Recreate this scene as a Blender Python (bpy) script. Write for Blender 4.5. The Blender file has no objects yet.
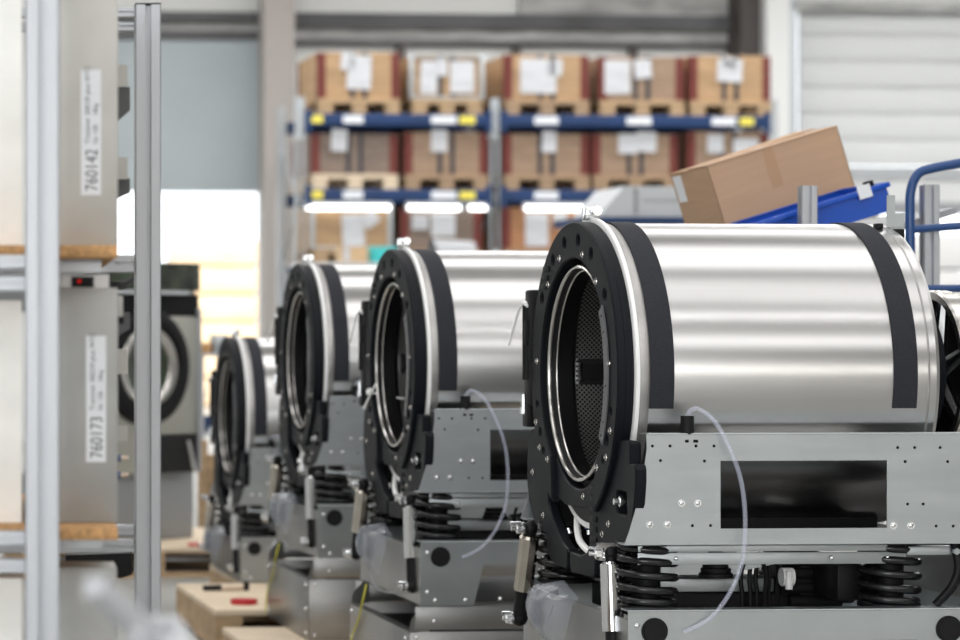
import bpy, bmesh, math, random
from mathutils import Vector, Matrix
random.seed(7)
PI = math.pi
SC = bpy.context.scene
COL = SC.collection

# ------------------------------------------------------------------ camera, world, lights
F = 2666.7      # focal length in px (100 mm on 36 mm, 960 px wide)
HZ = 337.0      # horizon row
H = 1.16        # camera height
cam = bpy.data.cameras.new('camera'); camo = bpy.data.objects.new('camera', cam); COL.objects.link(camo)
cam.lens = 100; cam.sensor_width = 36; cam.shift_x = 0.5; cam.shift_y = (HZ-320)/960.0
camo.location = (0, 0, H); camo.rotation_euler = (PI/2, 0, 0)
cam.clip_start = .05; cam.clip_end = 300
cam.dof.use_dof = True; cam.dof.focus_distance = 5.62; cam.dof.aperture_fstop = 4.3
SC.camera = camo
SC.view_settings.view_transform = 'Standard'; SC.view_settings.look = 'None'
SC.view_settings.gamma = 1; SC.view_settings.use_curve_mapping = False
SC.view_settings.exposure = 0.0

w = bpy.data.worlds.new('overcast_sky'); SC.world = w; w.use_nodes = True
w.node_tree.nodes['Background'].inputs[0].default_value = (.93, .97, 1, 1)
w.node_tree.nodes['Background'].inputs[1].default_value = 2.6

def area(name, loc, sx, sy, power, rot=(0, 0, 0), col=(1, 1, 1)):
    l = bpy.data.lights.new(name, 'AREA'); l.shape = 'RECTANGLE'; l.size = sx; l.size_y = sy
    l.energy = power; l.color = col
    o = bpy.data.objects.new(name, l); COL.objects.link(o); o.location = loc; o.rotation_euler = rot
    return o
TH = math.radians(4)
for i, (x, y, p, sx, sy) in enumerate([(3, -6, 620, 18, 4.0), (3, .35, 170, 18, .16), (2.8, 3.2, 190, 18, 2.4), (2.7, 6.6, 290, 18, 2.4), (2.4, 11.0, 300, 18, 1.8), (4, 16, 420, 24, .6), (6, 21, 720, 26, .8), (6.5, 25.5, 1000, 26, .6)]):
    area('hall_light_strip', (x, y, 6.3), sx, sy, p, (0, 0, TH), (1, .99, .98))  # some strips follow the tub highlights, others are added as unseen fill
# daylight through the window band of the hall wall behind the photographer
area('window_band_daylight', (3.0, -12.8, 2.25), 24, .45, 420, (math.radians(90), 0, 0), (1, .98, .92))
area('rear_fill_light', (-4.0, -8.0, 2.6), 6, 3.6, 420, (math.radians(90), 0, math.radians(-20)), (.93, .97, 1))  # unseen fill light added behind the camera, with no gate there

sun = bpy.data.lights.new('sun', 'SUN'); sun.energy = 6; sun.angle = math.radians(2); sun.color = (1, .95, .86)
so_ = bpy.data.objects.new('sun', sun); COL.objects.link(so_); so_.rotation_euler = (math.radians(38), 0, math.radians(-12))

# ------------------------------------------------------------------ materials
def mat(name, col, rough=.5, metal=0., noise=None, bump=None, **kw):
    """noise = (scale xyz, amount, detail): value mottling; bump = (scale, strength)"""
    m = bpy.data.materials.new(name); m.use_nodes = True
    nt = m.node_tree; b = nt.nodes['Principled BSDF']
    b.inputs['Base Color'].default_value = (*col, 1); b.inputs['Roughness'].default_value = rough
    b.inputs['Metallic'].default_value = metal
    for k, v in kw.items():
        b.inputs[k.replace('_', ' ')].default_value = v
    tc = nt.nodes.new('ShaderNodeTexCoord')
    if noise:
        sc, amt, det = noise
        mp = nt.nodes.new('ShaderNodeMapping'); mp.inputs['Scale'].default_value = sc
        nt.links.new(tc.outputs['Object'], mp.inputs[0])
        n = nt.nodes.new('ShaderNodeTexNoise'); n.inputs['Scale'].default_value = 1; n.inputs['Detail'].default_value = det
        nt.links.new(mp.outputs[0], n.inputs[0])
        mx = nt.nodes.new('ShaderNodeMix'); mx.data_type = 'RGBA'
        mx.inputs[6].default_value = (*[c*(1-amt) for c in col], 1)
        mx.inputs[7].default_value = (*[min(1, c*(1+amt)) for c in col], 1)
        rp = nt.nodes.new('ShaderNodeMapRange'); rp.inputs[1].default_value = .3; rp.inputs[2].default_value = .7
        nt.links.new(n.outputs[0], rp.inputs[0]); nt.links.new(rp.outputs[0], mx.inputs[0])
        nt.links.new(mx.outputs[2], b.inputs['Base Color'])
    if bump:
        n2 = nt.nodes.new('ShaderNodeTexNoise'); n2.inputs['Scale'].default_value = bump[0]; n2.inputs['Detail'].default_value = 3
        nt.links.new(tc.outputs['Object'], n2.inputs[0])
        bp = nt.nodes.new('ShaderNodeBump'); bp.inputs['Strength'].default_value = bump[1]; bp.inputs['Distance'].default_value = .002
        nt.links.new(n2.outputs[0], bp.inputs['Height']); nt.links.new(bp.outputs[0], b.inputs['Normal'])
    return m

M = {}
M['tub_steel'] = mat('brushed_stainless_steel', (.52, .513, .512), .30, 1, ((1.2, 26, 26), .06, 4))
def steel_extra(m):
    nt = m.node_tree; b = nt.nodes['Principled BSDF']
    tc = nt.nodes.new('ShaderNodeTexCoord'); mp = nt.nodes.new('ShaderNodeMapping'); mp.inputs['Scale'].default_value = (700, 6, 6)
    n = nt.nodes.new('ShaderNodeTexNoise'); n.inputs['Scale'].default_value = 1; n.inputs['Detail'].default_value = 2
    nt.links.new(tc.outputs['Object'], mp.inputs[0]); nt.links.new(mp.outputs[0], n.inputs[0])
    bp = nt.nodes.new('ShaderNodeBump'); bp.inputs['Strength'].default_value = .12; bp.inputs['Distance'].default_value = .0006
    nt.links.new(n.outputs[0], bp.inputs['Height']); nt.links.new(bp.outputs[0], b.inputs['Normal'])
    b.inputs['Anisotropic'].default_value = .75; b.inputs['Anisotropic Rotation'].default_value = .25
    tg = nt.nodes.new('ShaderNodeTangent'); tg.direction_type = 'RADIAL'; tg.axis = 'X'
    nt.links.new(tg.outputs[0], b.inputs['Tangent'])
steel_extra(M['tub_steel'])
M['weld_steel'] = mat('heat_stained_welded_steel', (.40, .39, .385), .5, .85, ((6, 9, 9), .25, 5))
M['galv'] = mat('galvanised_sheet', (.42, .45, .468), .40, .9, ((5, 5, 22), .07, 5))
M['galv2'] = mat('galvanised_base_sheet', (.40, .43, .445), .36, .95, ((7, 7, 9), .08, 5))
M['steel_dark'] = mat('dark_mirror_sheet', (.30, .29, .29), .3, 1, ((4, 4, 8), .15, 3))
M['cast'] = mat('black_moulded_plastic', (.0045, .0055, .0085), .55, 0, None, (900, .2), Specular_IOR_Level=.17)
M['felt'] = mat('charcoal_felt', (.020, .021, .028), .95, 0, ((300, 300, 300), .25, 2))
M['rubber'] = mat('black_rubber', (.008, .008, .009), .5, 0, None, None, Specular_IOR_Level=.18)
M['black_gloss'] = mat('black_lacquered_spring', (.008, .008, .009), .22)
M['white_plastic'] = mat('white_nylon', (.90, .90, .90), .6)
M['chrome'] = mat('chrome', (.70, .70, .71), .08, 1)
M['chrome_gold'] = mat('yellow_passivated_chrome', (.56, .52, .46), .10, 1, ((3, 3, 12), .15, 2))
M['bolt'] = mat('zinc_bolt', (.80, .81, .83), .22, 1)
M['ring'] = mat('polished_ring_steel', (.58, .56, .54), .22, 1)
M['grey_strip'] = mat('dark_grey_hinge_strip', (.13, .13, .14), .5, .2)
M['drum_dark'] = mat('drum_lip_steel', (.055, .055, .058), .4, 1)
M['hole'] = mat('dark_hole', (.004, .004, .005), .8)
M['alu'] = mat('anodised_aluminium', (.42, .435, .465), .38, .75)
M['alu_groove'] = mat('aluminium_groove', (.16, .165, .18), .5, .6)
M['chip'] = mat('chipboard', (.50, .28, .12), .8, 0, ((160, 160, 160), .35, 3))
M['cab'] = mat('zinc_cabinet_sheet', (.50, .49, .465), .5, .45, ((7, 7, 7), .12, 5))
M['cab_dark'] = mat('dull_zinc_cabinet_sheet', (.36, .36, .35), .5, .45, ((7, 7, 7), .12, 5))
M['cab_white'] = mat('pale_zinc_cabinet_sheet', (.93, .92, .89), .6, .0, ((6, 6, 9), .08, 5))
M['label'] = mat('white_label', (.80, .82, .86), .5)
M['ink'] = mat('label_ink', (.05, .055, .07), .6)
M['rack_blue'] = mat('rack_blue_paint', (.003, .030, .115), .6, 0, ((3, 3, 3), .15, 2))
M['rack_galv'] = mat('rack_galvanised', (.50, .53, .56), .45, .7)
M['yellow'] = mat('yellow_sticker', (.85, .72, .10), .5)
M['red_hinge'] = mat('oxide_red_corner', (.14, .022, .016), .6)
M['paper'] = mat('paper_sheet', (.56, .57, .60), .6, 0, ((3, 3, 55), .12, 2))
M['strap'] = mat('dark_strap', (.035, .035, .045), .5)
M['mesh_metal'] = mat('grey_metal_frame', (.48, .50, .52), .5, .6)
WOODS = [mat('crate_wood_amber', (.41, .265, .145), .7, 0, ((3, 3, 26), .16, 4)),
         mat('crate_wood_brown', (.30, .205, .14), .75, 0, ((3, 3, 26), .16, 4)),
         mat('crate_wood_weathered', (.20, .15, .122), .8, 0, ((3, 3, 26), .2, 4)),
         mat('crate_wood_orange', (.37, .18, .085), .7, 0, ((3, 3, 20), .2, 4)),
         mat('crate_wood_pale', (.58, .40, .23), .7, 0, ((3, 3, 20), .12, 4))]
M['pallet'] = mat('pallet_wood', (.40, .275, .16), .8, 0, ((4, 4, 20), .2, 4))
M['pallet_pale'] = mat('pale_plywood', (.64, .52, .38), .7, 0, ((4, 9, 20), .1, 4))
M['pallet_dark'] = mat('brown_pallet_wood', (.33, .225, .14), .8, 0, ((4, 4, 20), .2, 4))
M['cardboard'] = mat('cardboard', (.50, .325, .205), .85, 0, ((4, 4, 60), .04, 3))
M['tape'] = mat('brown_tape', (.45, .27, .15), .4)
M['tray_blue'] = mat('blue_plastic_tray', (.006, .075, .46), .35)
M['tube_blue'] = mat('dark_blue_tube_paint', (.010, .055, .19), .3)
M['floor'] = mat('hall_concrete', (.33, .33, .315), .38, 0, ((1.3, 1.3, 1.3), .14, 5))
M['wall'] = mat('hall_wall_panel', (.74, .75, .74), .7)
M['wall_dark'] = mat('hall_far_wall', (.62, .60, .57), .8)
M['gate'] = mat('grey_gate_panel', (.38, .43, .45), .6, 0, ((1, 1, 1), .05, 3))
M['gate2'] = mat('white_gate_panel', (.70, .715, .72), .55)
M['gate_line'] = mat('gate_panel_joint', (.60, .61, .61), .6)
M['col'] = mat('warm_grey_column', (.40, .37, .35), .7)
M['col_light'] = mat('light_grey_column', (.76, .77, .77), .6)
M['col_dark'] = mat('dark_brown_column', (.065, .055, .052), .6)
M['beam_dark'] = mat('dark_grey_beam', (.085, .085, .09), .6, 0, ((1.5, 1.5, 1.5), .3, 3))
M['beam_mid'] = mat('mottled_grey_beam', (.36, .36, .355), .6, 0, ((2, 2, 8), .35, 4))
M['roof'] = mat('roof_sheet', (.72, .72, .71), .8)
M['teal'] = mat('teal_card', (.05, .50, .50), .6)
M['grey_plastic'] = mat('grey_plastic', (.33, .34, .36), .5)
M['white_sheet'] = mat('white_sheet_metal', (.58, .60, .63), .5)
M['red'] = mat('red_plastic', (.50, .012, .02), .4)
M['yellow_wire'] = mat('yellow_green_wire', (.60, .56, .04), .5)
M['plinth_steel'] = mat('plinth_sheet_steel', (.27, .268, .265), .32, .95, ((6, 6, 9), .1, 5))
M['out_timber'] = mat('overexposed_timber', (.80, .60, .40), .8, 0, ((2, 2, 9), .12, 3))  # timber colour paled to read as overexposed outdoors
M['cart_alu'] = mat('pale_aluminium', (.50, .51, .54), .6, .1)
M['machine_beige'] = mat('stainless_front_panel', (.46, .455, .41), .34, .8, ((2, 2, 2), .1, 3))
M['machine_grey'] = mat('grey_machine_base', (.27, .28, .29), .45, .4)
M['glass_dark'] = mat('dark_display_glass', (.035, .045, .03), .12, 0, ((9, 9, 5), .8, 4))  # mottled green in the colour imitates greenery mirrored in the glass
M['skin_handle'] = mat('pale_wood_handle', (.72, .58, .46), .5)

def glassy(name, col, alpha, rough, tr=0.):
    m = mat(name, col, rough); b = m.node_tree.nodes['Principled BSDF']
    b.inputs['Alpha'].default_value = alpha; b.inputs['Coat Weight'].default_value = .6
    b.inputs['Coat Roughness'].default_value = .08
    return m
M['hose'] = glassy('clear_pvc_hose', (.66, .69, .84), .24, .10)
M['film'] = glassy('clear_plastic_film', (.40, .43, .50), .36, .08)

def emit(name, col, s):
    m = bpy.data.materials.new(name); m.use_nodes = True
    nt = m.node_tree; nt.nodes.clear()
    e = nt.nodes.new('ShaderNodeEmission'); e.inputs[0].default_value = (*col, 1); e.inputs[1].default_value = s
    o = nt.nodes.new('ShaderNodeOutputMaterial'); nt.links.new(e.outputs[0], o.inputs[0])
    return m
M['lamp'] = emit('lit_led_tube', (1, .98, .95), 5)
M['led_red'] = emit('red_led', (1, .03, .02), .45)

def perforated():
    """stainless drum sheet: staggered round holes, laid out by axis length and turn angle"""
    m = bpy.data.materials.new('perforated_drum_steel'); m.use_nodes = True
    nt = m.node_tree; b = nt.nodes['Principled BSDF']; N = nt.nodes.new; L = nt.links.new
    uv = N('ShaderNodeUVMap'); uv.uv_map = 'UVMap'
    mp = N('ShaderNodeMapping'); mp.inputs['Scale'].default_value = (1/.0078, 1/.0078, 1); mp.inputs['Rotation'].default_value = (0, 0, PI/4)
    L(uv.outputs[0], mp.inputs[0])
    v = N('ShaderNodeTexVoronoi'); v.voronoi_dimensions = '2D'; v.inputs['Scale'].default_value = 1; v.inputs['Randomness'].default_value = 0
    L(mp.outputs[0], v.inputs['Vector'])
    lt = N('ShaderNodeMath'); lt.operation = 'LESS_THAN'; lt.inputs[1].default_value = .34
    L(v.outputs['Distance'], lt.inputs[0])
    mx = N('ShaderNodeMix'); mx.data_type = 'RGBA'; mx.inputs[6].default_value = (.72, .71, .70, 1); mx.inputs[7].default_value = (.003, .003, .003, 1)
    L(lt.outputs[0], mx.inputs[0]); L(mx.outputs[2], b.inputs['Base Color'])
    inv = N('ShaderNodeMath'); inv.operation = 'SUBTRACT'; inv.inputs[0].default_value = 1; L(lt.outputs[0], inv.inputs[1]); L(inv.outputs[0], b.inputs['Metallic'])
    b.inputs['Roughness'].default_value = .35
    return m
M['perf'] = perforated()

# ------------------------------------------------------------------ mesh helpers
class MB:
    def __init__(s): s.bm = bmesh.new()
    def box(s, lo, hi, rot=None, bev=0.):
        c = Vector([(a+b)/2 for a, b in zip(lo, hi)]); d = [abs(b-a) for a, b in zip(lo, hi)]
        r = bmesh.ops.create_cube(s.bm, size=1); vs = r['verts']
        for v in vs:
            v.co = Vector((v.co.x*d[0], v.co.y*d[1], v.co.z*d[2]))
        if bev > 0:
            es = list({e for v in vs for e in v.link_edges})
            rr = bmesh.ops.bevel(s.bm, geom=es, offset=bev, segments=2, affect='EDGES', profile=.5)
            vs = list({v for f in rr['faces'] for v in f.verts} | {v for v in vs if v.is_valid})
        for v in vs:
            if rot is not None: v.co = rot @ v.co
            v.co += c
        return s
    def cyl(s, p0, p1, r, r2=None, n=20):
        p0 = Vector(p0); p1 = Vector(p1); d = p1-p0
        q = d.to_track_quat('Z', 'Y').to_matrix().to_4x4(); q.translation = (p0+p1)/2
        bmesh.ops.create_cone(s.bm, cap_ends=True, segments=n, radius1=r, radius2=r if r2 is None else r2, depth=d.length, matrix=q)
        return s
    def ball(s, c, r, n=12, sc=(1, 1, 1)):
        bmesh.ops.create_uvsphere(s.bm, u_segments=n, v_segments=max(6, n//2+2), radius=r, matrix=Matrix.Translation(c) @ Matrix.Diagonal((*sc, 1)))
        return s
    def lathe(s, prof, n=96, axis='x', center=(0, 0, 0), a0=0., a1=2*PI, close=True, closed_prof=False):
        """prof: (axial, radius); turned about local x (or z); angle 0 = up, positive towards -y"""
        full = abs(a1-a0-2*PI) < 1e-6; cnt = n if full else n+1; rows = []
        cx, cy, cz = center
        for i in range(cnt):
            a = a0+(a1-a0)*i/n; row = []
            for (t, r) in prof:
                if axis == 'x': p = (cx+t, cy-r*math.sin(a), cz+r*math.cos(a))
                else: p = (cx+r*math.cos(a), cy+r*math.sin(a), cz+t)
                row.append(s.bm.verts.new(p))
            rows.append(row)
        m = len(prof)
        for i in range(n if full else n):
            A = rows[i]; B = rows[(i+1) % cnt]
            for j in range(m if closed_prof else m-1):
                k = (j+1) % m
                try: s.bm.faces.new((A[j], A[k], B[k], B[j]))
                except ValueError: pass
        if not full and closed_prof:
            s.bm.faces.new(rows[0]); s.bm.faces.new(list(reversed(rows[-1])))
        return s
    def tube(s, pts, r, n=10, caps=True):
        pts = [Vector(p) for p in pts]; rows = []; up = None
        for i, p in enumerate(pts):
            t = (pts[min(i+1, len(pts)-1)]-pts[max(i-1, 0)]).normalized()
            if up is None:
                up = t.orthogonal().normalized()
            up = (up - t*up.dot(t)).normalized(); b = t.cross(up)
            rr = r[i] if isinstance(r, (list, tuple)) else r
            rows.append([s.bm.verts.new(p+up*math.cos(2*PI*k/n)*rr+b*math.sin(2*PI*k/n)*rr) for k in range(n)])
        for A, B in zip(rows, rows[1:]):
            for k in range(n): s.bm.faces.new((A[k], A[(k+1) % n], B[(k+1) % n], B[k]))
        if caps: s.bm.faces.new(list(reversed(rows[0]))); s.bm.faces.new(rows[-1])
        return s
    def prism(s, pts, d):
        """polygon pts (3D list) pushed along vector d"""
        d = Vector(d); a = [s.bm.verts.new(Vector(p)) for p in pts]; b = [s.bm.verts.new(Vector(p)+d) for p in pts]
        n = len(pts); s.bm.faces.new(a); s.bm.faces.new(list(reversed(b)))
        for i in range(n): s.bm.faces.new((a[i], b[i], b[(i+1) % n], a[(i+1) % n]))
        return s
    def plate(s, outlines, thick, bev, fn):
        """filled 2D outline with holes, extruded; fn maps (x, y, z) to the local frame"""
        cu = bpy.data.curves.new('tmp', 'CURVE'); cu.dimensions = '2D'; cu.fill_mode = 'BOTH'
        cu.extrude = thick/2-bev; cu.bevel_depth = bev; cu.bevel_resolution = 0
        for o in outlines:
            sp = cu.splines.new('POLY'); sp.points.add(len(o)-1); sp.use_cyclic_u = True
            for p, (x, y) in zip(sp.points, o): p.co = (x, y, 0, 1)
        ob = bpy.data.objects.new('tmp', cu); COL.objects.link(ob)
        me = bpy.data.meshes.new_from_object(ob.evaluated_get(bpy.context.evaluated_depsgraph_get()))
        bpy.data.objects.remove(ob); bpy.data.curves.remove(cu)
        for v in me.vertices: v.co = fn(*v.co)
        s.bm.from_mesh(me); bpy.data.meshes.remove(me)
        return s
    def text(s, body, size, fn):
        cu = bpy.data.curves.new('tmp', 'FONT'); cu.body = body; cu.size = size
        ob = bpy.data.objects.new('tmp', cu); COL.objects.link(ob)
        me = bpy.data.meshes.new_from_object(ob.evaluated_get(bpy.context.evaluated_depsgraph_get()))
        bpy.data.objects.remove(ob); bpy.data.curves.remove(cu)
        for v in me.vertices: v.co = fn(*v.co)
        s.bm.from_mesh(me); bpy.data.meshes.remove(me)
        return s
    def build(s, name, m, parent=None, loc=(0, 0, 0), rotz=0, sharp=35, flat=False):
        bmesh.ops.remove_doubles(s.bm, verts=s.bm.verts, dist=1e-6)
        bmesh.ops.recalc_face_normals(s.bm, faces=s.bm.faces)
        me = bpy.data.meshes.new(name); s.bm.to_mesh(me); s.bm.free()
        if not flat and len(me.polygons):
            me.polygons.foreach_set('use_smooth', [True]*len(me.polygons)); me.set_sharp_from_angle(angle=math.radians(sharp))
        me.materials.append(m)
        o = bpy.data.objects.new(name, me); COL.objects.link(o)
        o.location = loc; o.rotation_euler = (0, 0, rotz)
        if parent: o.parent = parent
        return o

def tag(o, label=None, cat=None, group=None, kind=None):
    if label: o['label'] = label
    if cat: o['category'] = cat
    if group: o['group'] = group
    if kind: o['kind'] = kind
    return o
def thing(name, label, cat, loc, rotz=0, group=None):
    o = bpy.data.objects.new(name, None); COL.objects.link(o); o.location = loc; o.rotation_euler = (0, 0, rotz)
    o.empty_display_size = .1
    return tag(o, label, cat, group)
def kids(o): return [c for c in bpy.data.objects if c.parent == o]
def copy_tree(o, parent=None, skip=()):
    c = o.copy(); COL.objects.link(c); c.parent = parent
    for ch in kids(o):
        if ch.name.split('.')[0] not in skip: copy_tree(ch, c, skip)
    return c
def at(px, py, Y): return Vector((px*Y/F, Y, H-(py-HZ)*Y/F))
def circ(x, y, r, n=20): return [(x+r*math.cos(2*PI*i/n), y+r*math.sin(2*PI*i/n)) for i in range(n)]
def rrect(x0, y0, x1, y1, r, n=4):
    o = []
    for cx, cy, a in ((x1-r, y1-r, 0), (x0+r, y1-r, 90), (x0+r, y0+r, 180), (x1-r, y0+r, 270)):
        for i in range(n+1): t = math.radians(a+90*i/n); o.append((cx+r*math.cos(t), cy+r*math.sin(t)))
    return o
def rect(x0, y0, x1, y1): return [(x0, y0), (x1, y0), (x1, y1), (x0, y1)]
def smooth_path(P, n=8):
    P = [Vector(p) for p in P]; out = []
    for i in range(len(P)-1):
        a = P[max(i-1, 0)]; b = P[i]; c = P[i+1]; d = P[min(i+2, len(P)-1)]
        for k in range(n):
            t = k/n; out.append(.5*((2*b)+(c-a)*t+(2*a-5*b+4*c-d)*t*t+(3*b-a-3*c+d)*t**3))
    out.append(P[-1]); return out

# ------------------------------------------------------------------ the hall
struct = lambda name, mb, m, parent=None, **k: tag(mb.build(name, m, parent, **k), kind='structure')
struct('floor', MB().box((-12, -13, -.2), (22, 70, 0)), M['floor'])
struct('ceiling', MB().box((-12, -13, 7.2), (22, 34, 7.4)), M['roof'])
struct('wall_left', MB().box((-12.3, -13, 0), (-12, 34, 7.3)), M['wall'])
struct('wall_right', MB().box((22, -13, 0), (22.3, 34, 7.3)), M['wall'])
struct('wall_front', MB().box((-12, -13.3, 0), (22, -13, 7.3)), M['wall_dark'])
# back wall frame: origin where pixel column 262 meets 30 m, running 4 degrees away
WY = 30.0; WX = 262*WY/F
def wa(px, b=0.): # distance along the wall for a pixel column
    X0 = WX-b*math.sin(TH); Y0 = WY+b*math.cos(TH)
    return (px*Y0-F*X0)/(F*math.cos(TH)-px*math.sin(TH))
def wz(py, Y=30.): return H-(py-HZ)*Y/F
def wbox(name, px0, px1, z0, z1, b0, b1, m, **k):
    kk = (WY+b0)/WY
    z0, z1 = [z if z <= 0 or z > 7 else H+(z-H)*kk for z in (z0, z1)]
    return struct(name, MB().box((wa(px0, b0), b0, z0), (wa(px1, b0), b1, z1)), m, loc=(WX, WY, 0), rotz=TH, **k)
ZT = wz(40)
wbox('wall_back', -1200, 108, 0, 7.3, 0, .3, M['wall'])
wbox('wall_back', 262, 792, 0, 7.3, 0, .3, M['wall'])
wbox('wall_back', 108, 262, wz(41), 7.3, 0, .3, M['wall'])
wbox('wall_back', 792, 1100, wz(5), 7.3, .02, .3, M['wall'])
wbox('wall_back', 1100, 1900, 0, 7.3, 0, .3, M['wall'])
wbox('wall_back', 792, 880, 0, wz(180), .02, .3, M['wall'])
# left gate, drawn up half way
g1 = wbox('door_1', 106, 264, wz(192), wz(38), -.08, -.02, M['gate'])
wbox('trim_1', 104, 266, wz(22), wz(12), -.14, -.0, M['beam_dark'])
wbox('trim_2', 104, 266, wz(31), wz(22), -.06, -.0, M['beam_mid'])
wbox('trim_3', 104, 266, wz(40), wz(31), -.12, -.0, M['beam_dark'])
wbox('trim_4', 264, 295, 0, 7.2, -.62, -.28, M['col'])          # column beside the left gate
wbox('trim_5', 295, 742, wz(27), wz(12), -.14, 0, M['beam_dark'])
wbox('trim_6', 520, 742, wz(12), 7.2, -.08, 0, M['beam_mid'])
wbox('trim_7', 295, 742, wz(39), wz(27), -.06, 0, M['beam_mid'])
wbox('trim_8', 295, 742, wz(44), wz(39), -.12, 0, M['beam_dark'])
for i, px in enumerate((398, 514, 631)):
    wbox('trim_%d' % (9+i), px, px+7, 0, wz(43), -.12, 0, M['col_dark'])
wbox('trim_12', 741, 767, 0, 7.2, -.5, -.0, M['col_dark'])
wbox('trim_13', 767, 790, 0, 7.2, -.7, -.0, M['col_light'])
wbox('trim_14', 790, 797, 0, 7.2, -.3, -.0, M['rack_galv'])
g2 = MB()
for k in range(7):
    y0 = 5+26.5*k; y1 = min(164, y0+25.5)
    if y1 > y0: g2.box((wa(797), -.10, wz(y1)), (wa(1100), -.02, wz(y0)), bev=.012)
g2 = struct('door_2', g2, M['gate2'], loc=(WX, WY, 0), rotz=TH)
mb = MB()
for k in range(1, 6):
    mb.box((wa(797), -.07, wz(5+26.5*k+1.0)), (wa(1100), -.04, wz(5+26.5*k-2.5)))
tag(mb.build('panel_joint', M['gate_line'], g2), kind='structure')
wbox('trim_15', 797, 1100, wz(177), wz(164), -.13, -.01, M['mesh_metal'])
wbox('trim_16', 797, 1100, wz(200), wz(177), -.10, 0.02, M['gate2'])
wbox('trim_17', 797, 1100, wz(212), wz(200), -.12, .02, M['grey_plastic'])
wbox('trim_18', 792, 1100, wz(5), wz(-3), -.3, .02, M['beam_mid'])

# crates stacked outside the left gate, in daylight
def crate_stack(px0, px1, Y, top, label, n, mat_):
    t = thing('timber_stack', label, 'timber', at(px0, HZ, Y)*Vector((1, 1, 0)) if False else Vector((px0*Y/F, Y, 0)), TH)
    wdt = (px1-px0)*Y/F; zt = H-(top-HZ)*Y/F; h = zt/n
    for k in range(n):
        z0 = k*h
        MB().box((0, 0, z0+.05), (wdt, 1.2, z0+h), bev=.01).build('crate', mat_, t)
        MB().box((.02, .03, z0), (wdt-.02, 1.17, z0+.05)).build('bearer', M['pallet'], t)
    return t
crate_stack(176, 259, 44, 240, 'pale timber crates stacked outside the half open left gate', 6, M['out_timber'])

# ------------------------------------------------------------------ pallet rack
RY = 26.0; RX = 300*RY/F
def ra(px, b=0.):
    X0 = RX-b*math.sin(TH); Y0 = RY+b*math.cos(TH)
    return (px*Y0-F*X0)/(F*math.cos(TH)-px*math.sin(TH))
def rz(py): return H-(py-HZ)*RY/F
A = [0., ra(495), ra(773)]
BT = [rz(113.5), rz(189), rz(264)]     # tops of the three beam levels
BH = .125
rack = thing('pallet_rack', 'blue and galvanised pallet rack with three beam levels against the back wall', 'rack', (RX, RY, 0), TH)
for i, a in enumerate(A):
    for b in (0, 1.0):
        mb = MB()
        x0 = a-.045
        out = rect(x0, 0, x0+.09, BT[0]+.16)
        holes = [rrect(x0+.03+.03*(k % 2)-.006, .1+k*.05, x0+.042+.03*(k % 2)-.006, .125+k*.05, .004, 1) for k in range(int((BT[0]+.0)/.05))] if b == 0 else []
        mb.plate([out]+holes, .004, .0005, lambda x, y, z: (x, b-.002+z, y))
        mb.box((x0, b, 0), (x0+.004, b+.06, BT[0]+.16)); mb.box((x0+.086, b, 0), (x0+.09, b+.06, BT[0]+.16))
        mb.build('upright', M['rack_galv'], rack)
    z = .3; s = 0
    while z < BT[0]-.4:
        p, q = ((a, .03, z), (a, 1.02, z+.55)) if s == 0 else ((a, 1.02, z), (a, .03, z+.55))
        MB().cyl(p, q, .018, n=8).build('brace', M['rack_galv'], rack); z += .55; s = 1-s
for L_, zt in enumerate(BT):
    for j in range(2):
        for b in (-.05, 1.06):
            MB().box((A[j]+.045, b, zt-BH), (A[j+1]-.045, b+.05, zt), bev=.008).build('beam', M['rack_blue'], rack)
            for e in (A[j]+.045, A[j+1]-.105):
                if b < 0: MB().box((e, -.056, zt-BH-.05), (e+.06, -.05, zt+.04)).build('beam_connector', M['rack_blue'], rack)
def sticker(px0, px1, lv, m, nm):
    mb = MB().box((ra(px0), -.053, BT[lv]-.095), (ra(px1), -.0505, BT[lv]-.02))
    mb.build(nm, m, rack)
for lv in (0, 1):
    for px0, px1 in ((342, 362), (430, 455), (533, 557), (625, 650), (710, 734)): sticker(px0, px1, lv, M['label'], 'shelf_label')
    for px0, px1 in ((307, 322), (458, 474), (738, 752)): sticker(px0, px1, lv, M['yellow'], 'load_sticker')

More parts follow.
